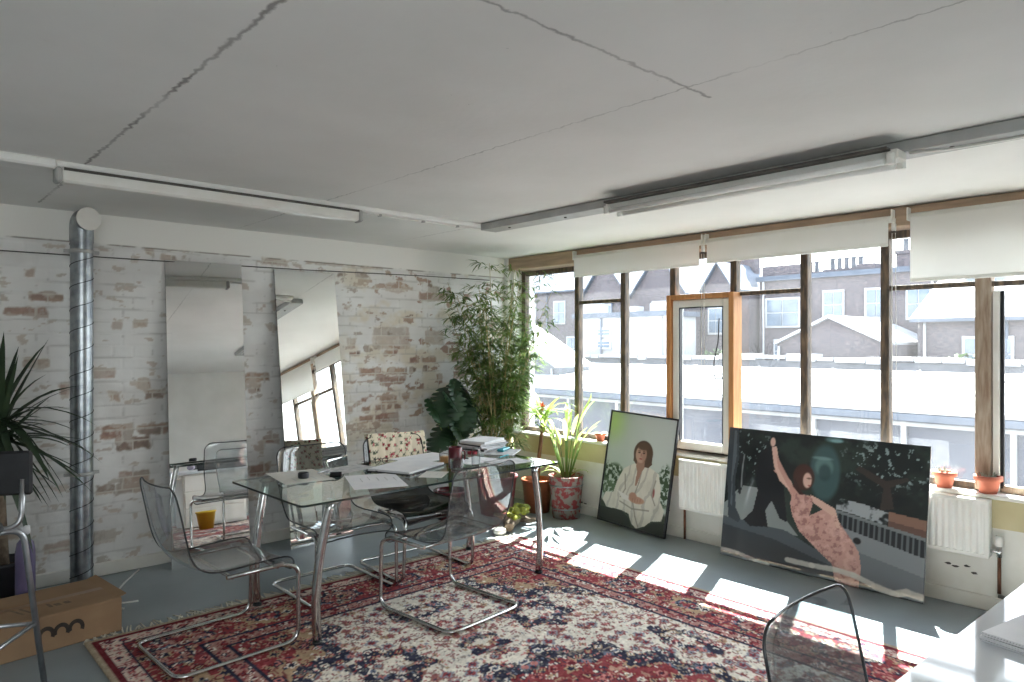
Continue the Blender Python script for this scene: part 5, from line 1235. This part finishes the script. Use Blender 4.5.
# bamboo
def bamboo(loc):
    t = thing('potted_bamboo', 'tall bushy bamboo in a red bucket in the corner by the window', 'plant', loc); rr = random.Random(21)
    pot(t, .15, .19, .36, M['red_flake_dark'], lip=.02)
    canes = []; lv = MB()
    for k in range(44):
        a = rr.uniform(0, 2 * PI); r = .12 * math.sqrt(rr.random()); hgt = rr.uniform(1.2, 2.08) if k > 10 else rr.uniform(.7, 1.2)
        ln = rr.uniform(.06, .56); aa = a + rr.uniform(-.6, .6)
        pts = []
        for i in range(9):
            q = i / 8; sp = ln * q ** 2.0
            pts.append(Vector((r * math.cos(a) + sp * math.cos(aa), r * math.sin(a) * 1.0 + sp * math.sin(aa) * (.8 if math.sin(aa) < 0 else .5), .32 + hgt * q - .10 * ln * q ** 3)))
        canes.append((pts, [.0055 - .0035 * i / 8 for i in range(9)]))
        ncl = 24
        for c in range(ncl):
            q = rr.uniform(.26, 1.0) ** .72; f = q * 8; i = min(7, int(f)); p = pts[i].lerp(pts[i + 1], f - i)
            ta = rr.uniform(0, 2 * PI); tw = rr.uniform(.06, .24) * (1.15 - .5 * q)
            tip = p + Vector((tw * math.cos(ta), tw * math.sin(ta) * .7, rr.uniform(-.01, .08)))
            lv.tube([p, tip], .0013, 3, 0, cap=False)
            for l in range(rr.randint(5, 9)):
                bp = p.lerp(tip, rr.uniform(.4, 1)); la = ta + rr.uniform(-1.3, 1.3)
                lv.leaf(bp, (math.cos(la), math.sin(la), rr.uniform(-.55, .45)), rr.uniform(.08, .15), rr.uniform(.012, .020), rr.uniform(.2, .9), 3, 1)
    b = MB()
    for p, r in canes: b.tube(p, r, 6)
    lv.v = [(min(x, .54), min(y, .46), z) for x, y, z in lv.v]; b.v = [(x, min(y, .46), z) for x, y, z in b.v]
    b.build('canes', M['cane'], t); lv.build('foliage', [M['cane'], M['bamboo_leaf']], t)
bamboo((-.58, -.50, 0))
# monstera
def monstera(loc):
    t = thing('potted_monstera', 'dark leaved monstera in a maroon pot left of the bamboo', 'plant', loc); rr = random.Random(5)
    pot(t, .12, .15, .26, M['maroon'], lip=.015)
    stems = MB()
    for k in range(24):
        a = rr.uniform(0, 2 * PI); R = .27 * math.sqrt(rr.random()); zt = rr.uniform(.78, 1.26)
        tip = Vector((R * math.cos(a), R * math.sin(a) * .5 - .06, zt)); mid = Vector((tip.x * .35, tip.y * .35, zt * .62 + .1))
        stems.tube([(0, 0, .22), mid, tip], [.008, .006, .004], 6)
        # split leaf: heart outline with fingers, bent about its rib
        d = Vector((rr.uniform(-.6, .6) + math.cos(a) * .25, -.45 + rr.uniform(-.2, .2), rr.uniform(-1.0, -.45))).normalized(); sd_ = d.cross(Vector((0, 0, 1))).normalized(); nm = sd_.cross(d)
        S_ = rr.uniform(.22, .31); rows = 22; vs = []; 
        for i in range(rows + 1):
            q = i / rows; w_ = S_ * .46 * (math.sin(PI * min(1, q * .93 + .07)) ** .55) * (1.0 - .25 * q)
            cut = .42 if (i % 4 == 3 and 2 < i < rows - 2) else 1.0
            c_ = tip + d * (S_ * (q - .12)) + nm * (-.06 * S_ * q * q * 3)
            for s in (-1, -.5, 0, .5, 1): 
                ww = w_ * (cut if abs(s) == 1 else 1); ww = min(ww, w_) if abs(s) < 1 else ww
                vs.append(c_ + sd_ * s * ww + nm * (-.10 * abs(s) * w_ * 2) + d * (abs(s) * -.03 * S_ + (.05 * S_ * abs(s) if True else 0)))
        fs = [(i * 5 + j, i * 5 + j + 1, i * 5 + j + 6, i * 5 + j + 5) for i in range(rows) for j in range(4)]
        b = MB(); b.add(vs, fs, 0, True); b.build('leaf', M['dark_leaf'], t)
    stems.build('stems', M['bamboo_leaf'], t)
monstera((-1.02, -.36, 0))
# bromeliad on a bare stalk in a copper pot
t = thing('potted_dracaena', 'lime leaved plant with an orange heart on a bare stalk in a copper pot', 'plant', (-.24, -.70, 0)); rr = random.Random(9)
pot(t, .115, .145, .31, M['copper_pot'], lip=.02)
b = MB(); b.tube([(0, 0, .26), (.012, .0, .45), (.03, -.02, .66), (.05, -.02, .86)], [.022, .020, .018, .016], 10); b.build('stalk', M['stalk'], t)
b = MB()
for k in range(24):
    a = 2 * PI * k / 24 + rr.uniform(-.2, .2); up = rr.uniform(.5, 2.6)
    b.leaf((.05, -.02, .84), (math.cos(a), math.sin(a), up), rr.uniform(.30, .50), rr.uniform(.028, .042), rr.uniform(.9, 2.6), 7, 0, .3)
b.build('leaves', M['lime_leaf'], t)
b = MB()
for k in range(9):
    a = 2 * PI * k / 9; b.leaf((.05, -.02, .95), (math.cos(a) * .4, math.sin(a) * .4, 1), rr.uniform(.06, .11), .024, .4, 4, 0, .3)
b.build('flower', M['flower'], t)
# cordyline in the flaking red bucket
t = thing('potted_palm', 'pale leaved palm in a flaking red and grey bucket by the framed portrait', 'plant', (-.20, -1.04, 0)); rr = random.Random(14)
pot(t, .125, .158, .385, M['red_flake'], lip=.012)
b = MB()
for z in (.09, .30): b.lathe([(.127 + .033 * z / .385, z - .006), (.134 + .033 * z / .385, z), (.127 + .033 * z / .385, z + .006)], n=32)
b.build('hoop', M['steel'], t)
st = MB(); lf = MB()
for k in range(15):
    a = 2 * PI * k / 15 + rr.uniform(-.25, .25); up = rr.uniform(1.8, 5.0); r0 = .03
    base = Vector((r0 * math.cos(a), r0 * math.sin(a), .35)); d = Vector((math.cos(a) * .8, math.sin(a), up)).normalized()
    l1 = rr.uniform(.30, .58); e = base + d * l1 + Vector((0, 0, -.02)); st.tube([base, base + d * l1 * .5, e], [.006, .005, .004], 6)
    lf.leaf(e, d + Vector((math.cos(a) * .25, math.sin(a) * .25, 0)), rr.uniform(.24, .40), rr.uniform(.034, .052), rr.uniform(.3, 1.3), 7, 0, .3)
for k in range(7):
    a = rr.uniform(0, 2 * PI); lf.leaf((.03 * math.cos(a), .03 * math.sin(a), .36), (math.cos(a), math.sin(a), 1.2), rr.uniform(.22, .34), .022, 1.9, 7, 0, .3)
lf.v = [(min(x, .17 if z < .72 else .27), y, z) for x, y, z in lf.v]; st.build('stems', M['bamboo_leaf'], t); lf.build('leaves', M['pale_leaf'], t)
# yucca at the left edge
t = thing('potted_yucca', 'spiky dark green yucca at the left edge in a dark grey pot', 'plant', (-4.37, -.40, 0)); rr = random.Random(33)
pot(t, .10, .13, .32, M['darkpot'], lip=.015)
b = MB(); b.tube([(0, 0, .28), (-.01, 0, .6), (-.02, -.02, .95), (-.02, -.03, 1.18)], [.035, .03, .028, .022], 10); b.build('trunk', M['bark'], t)
b = MB()
for k in range(84):
    a = rr.uniform(0, 2 * PI); el_ = rr.uniform(-1.1, 1.35); z = .95 + rr.uniform(0, .25)
    dx, dy = math.cos(a) * math.cos(el_), math.sin(a) * math.cos(el_)
    if dy > .2: dy *= .35
    b.leaf((-.02, -.03, z), (dx, dy, math.sin(el_)), rr.uniform(.40, .66), rr.uniform(.044, .062), rr.uniform(.1, 1.0), 6, 0, .3, prof=lambda q: (1 - q) ** .55 * (.55 + .45 * min(1, q * 4)))
b.v = [(x, min(y, .08 if x > .28 else .37), z) for x, y, z in b.v]; b.build('leaves', M['yucca_leaf'], t)
t = thing('spray_bottle', 'lilac plastic bottle standing by the yucca behind the box', 'bottle', (-4.285, -.60, 0)); 
b = MB(); b.lathe([(0, 0), (.045, 0), (.05, .01), (.05, .40), (.042, .45), (.018, .48), (.018, .52), (0, .52)]); b.build('body', M['lilac'], t)
b = MB(); b.lathe([(.019, .50), (.024, .50), (.024, .545), (0, .55)]); b.build('bottle_cap', M['paper'], t)
t = thing('shoe', 'black shoe lying on the floor behind the cardboard box', 'shoe', (-4.15, -.50, 0), math.radians(10))
b = MB(); vs = []; n = 14
for i in range(9):
    q = i / 8; x = -.13 + .27 * q; w_ = .040 * (math.sin(PI * min(1, .12 + q * .86)) ** .5); h_ = .085 - .04 * q if q < .95 else .03
    for j in range(n):
        a = 2 * PI * j / n; vs.append((x, w_ * math.cos(a), .018 + max(-.010, h_ * .5 + h_ * .5 * math.sin(a) - .0)))
b.add(vs, [(i * n + j, i * n + (j + 1) % n, (i + 1) * n + (j + 1) % n, (i + 1) * n + j) for i in range(8) for j in range(n)] + [tuple(reversed(range(n))), tuple(8 * n + j for j in range(n))], 0, True); b.build('upper', M['black'], t)
b = MB(); b.prism([(-.135, -.035), (-.05, -.038), (.08, -.044), (.14, -.02), (.14, .02), (.08, .044), (-.05, .038), (-.135, .035)], 0, .02); b.build('sole', M['darkpot'], t)
# mossy log
t = thing('driftwood', 'knotted log with yellow green moss on the floor by the rug corner', 'log', (-.80, -.98, 0), math.radians(25)); rr = random.Random(2)
b = MB(); b.tube([(-.22, -.05, .05), (-.10, 0, .065), (.05, .02, .07), (.18, .01, .06), (.26, .05, .05)], [.035, .058, .066, .055, .03], 12); b.tube([(-.1, 0, .08), (-.16, .06, .13), (-.2, .1, .15)], [.03, .022, .012], 8); b.tube([(.08, -.02, .06), (.12, -.10, .04), (.2, -.15, .03)], [.034, .03, .016], 8); b.build('wood', M['bark'], t)
b = MB()
for k in range(26):
    x = rr.uniform(-.12, .22); y = rr.uniform(-.05, .07); r = rr.uniform(.025, .05)
    b.lathe([(0, -r * .5), (r * .8, -r * .3), (r, 0), (r * .75, r * .5), (r * .3, r * .8), (0, r * .85)], (x, y, .10 + rr.uniform(-.01, .035)), 9, wob=lambda a, z: .15 * math.sin(a * 4 + k))
b.build('moss', M['moss'], t)
# little pots on the sill
def sill_pot(loc, r, h, label, kind, seed):
    t = thing('sill_pot', label, 'plant', loc, group='terracotta pots on the windowsill'); rr = random.Random(seed)
    pot(t, r * .72, r, h, M['terracotta'], th=.008, lip=h * .25)
    b = MB()
    if kind == 0:
        for k in range(34):
            a = rr.uniform(0, 2 * PI); q = r * .7 * math.sqrt(rr.random()); b.leaf((q * math.cos(a), q * math.sin(a), h - .03), (math.cos(a) * .5, math.sin(a) * .5, 1.2), rr.uniform(.03, .065), .012, .5, 3)
        b.build('succulent', mat('grey green succulent', (178, 186, 168), (146, 150, 138), 20, .7), t)
    else:
        for k in range(14):
            a = rr.uniform(0, 2 * PI); b.leaf((0, 0, h - .02), (math.cos(a), math.sin(a), .8), rr.uniform(.06, .13), .013, 1.4, 5)
        b.build('leaves', M['pale_leaf'], t)
    return t
SZ = .696
sill_pot((.045, -4.065, SZ), .058, .10, 'terracotta pot with a grey succulent beside the photo panel corner', 0, 1)
sill_pot((.045, -4.30, SZ), .062, .105, 'terracotta pot with a grey succulent in front of the pale window post', 0, 2)
sill_pot((.05, -1.24, SZ), .045, .075, 'terracotta pot with a tuft of grass on the sill behind the palm', 1, 3)
sill_pot((.05, -1.42, SZ), .050, .085, 'terracotta pot on the sill just left of the framed portrait', 0, 4)
# small white bits on the log
t = thing('ornament', 'small white curled ornament on the floor beside the mossy log', 'ornament', (-1.06, -1.10, 0), math.radians(30))
b = MB(); pts = []; rs = []
for i in range(40):
    q = i / 39; a = q * 4.2 * PI; r = .045 * (1 - q) ** 1.1 + .003; pts.append((r * math.cos(a), r * math.sin(a), .030 + .018 * q)); rs.append(.026 * (1 - q) + .004)
b.tube(pts, rs, 10); b.build('whorl', M['print_white'], t)
# yellow pot that the first mirror shows
t = thing('plant_pot', 'yellow plant pot on the rug before the desk, seen in the first mirror', 'pot', (-2.36, -4.40, .0165))
pot(t, .085, .115, .22, M['yellow'], lip=.02)
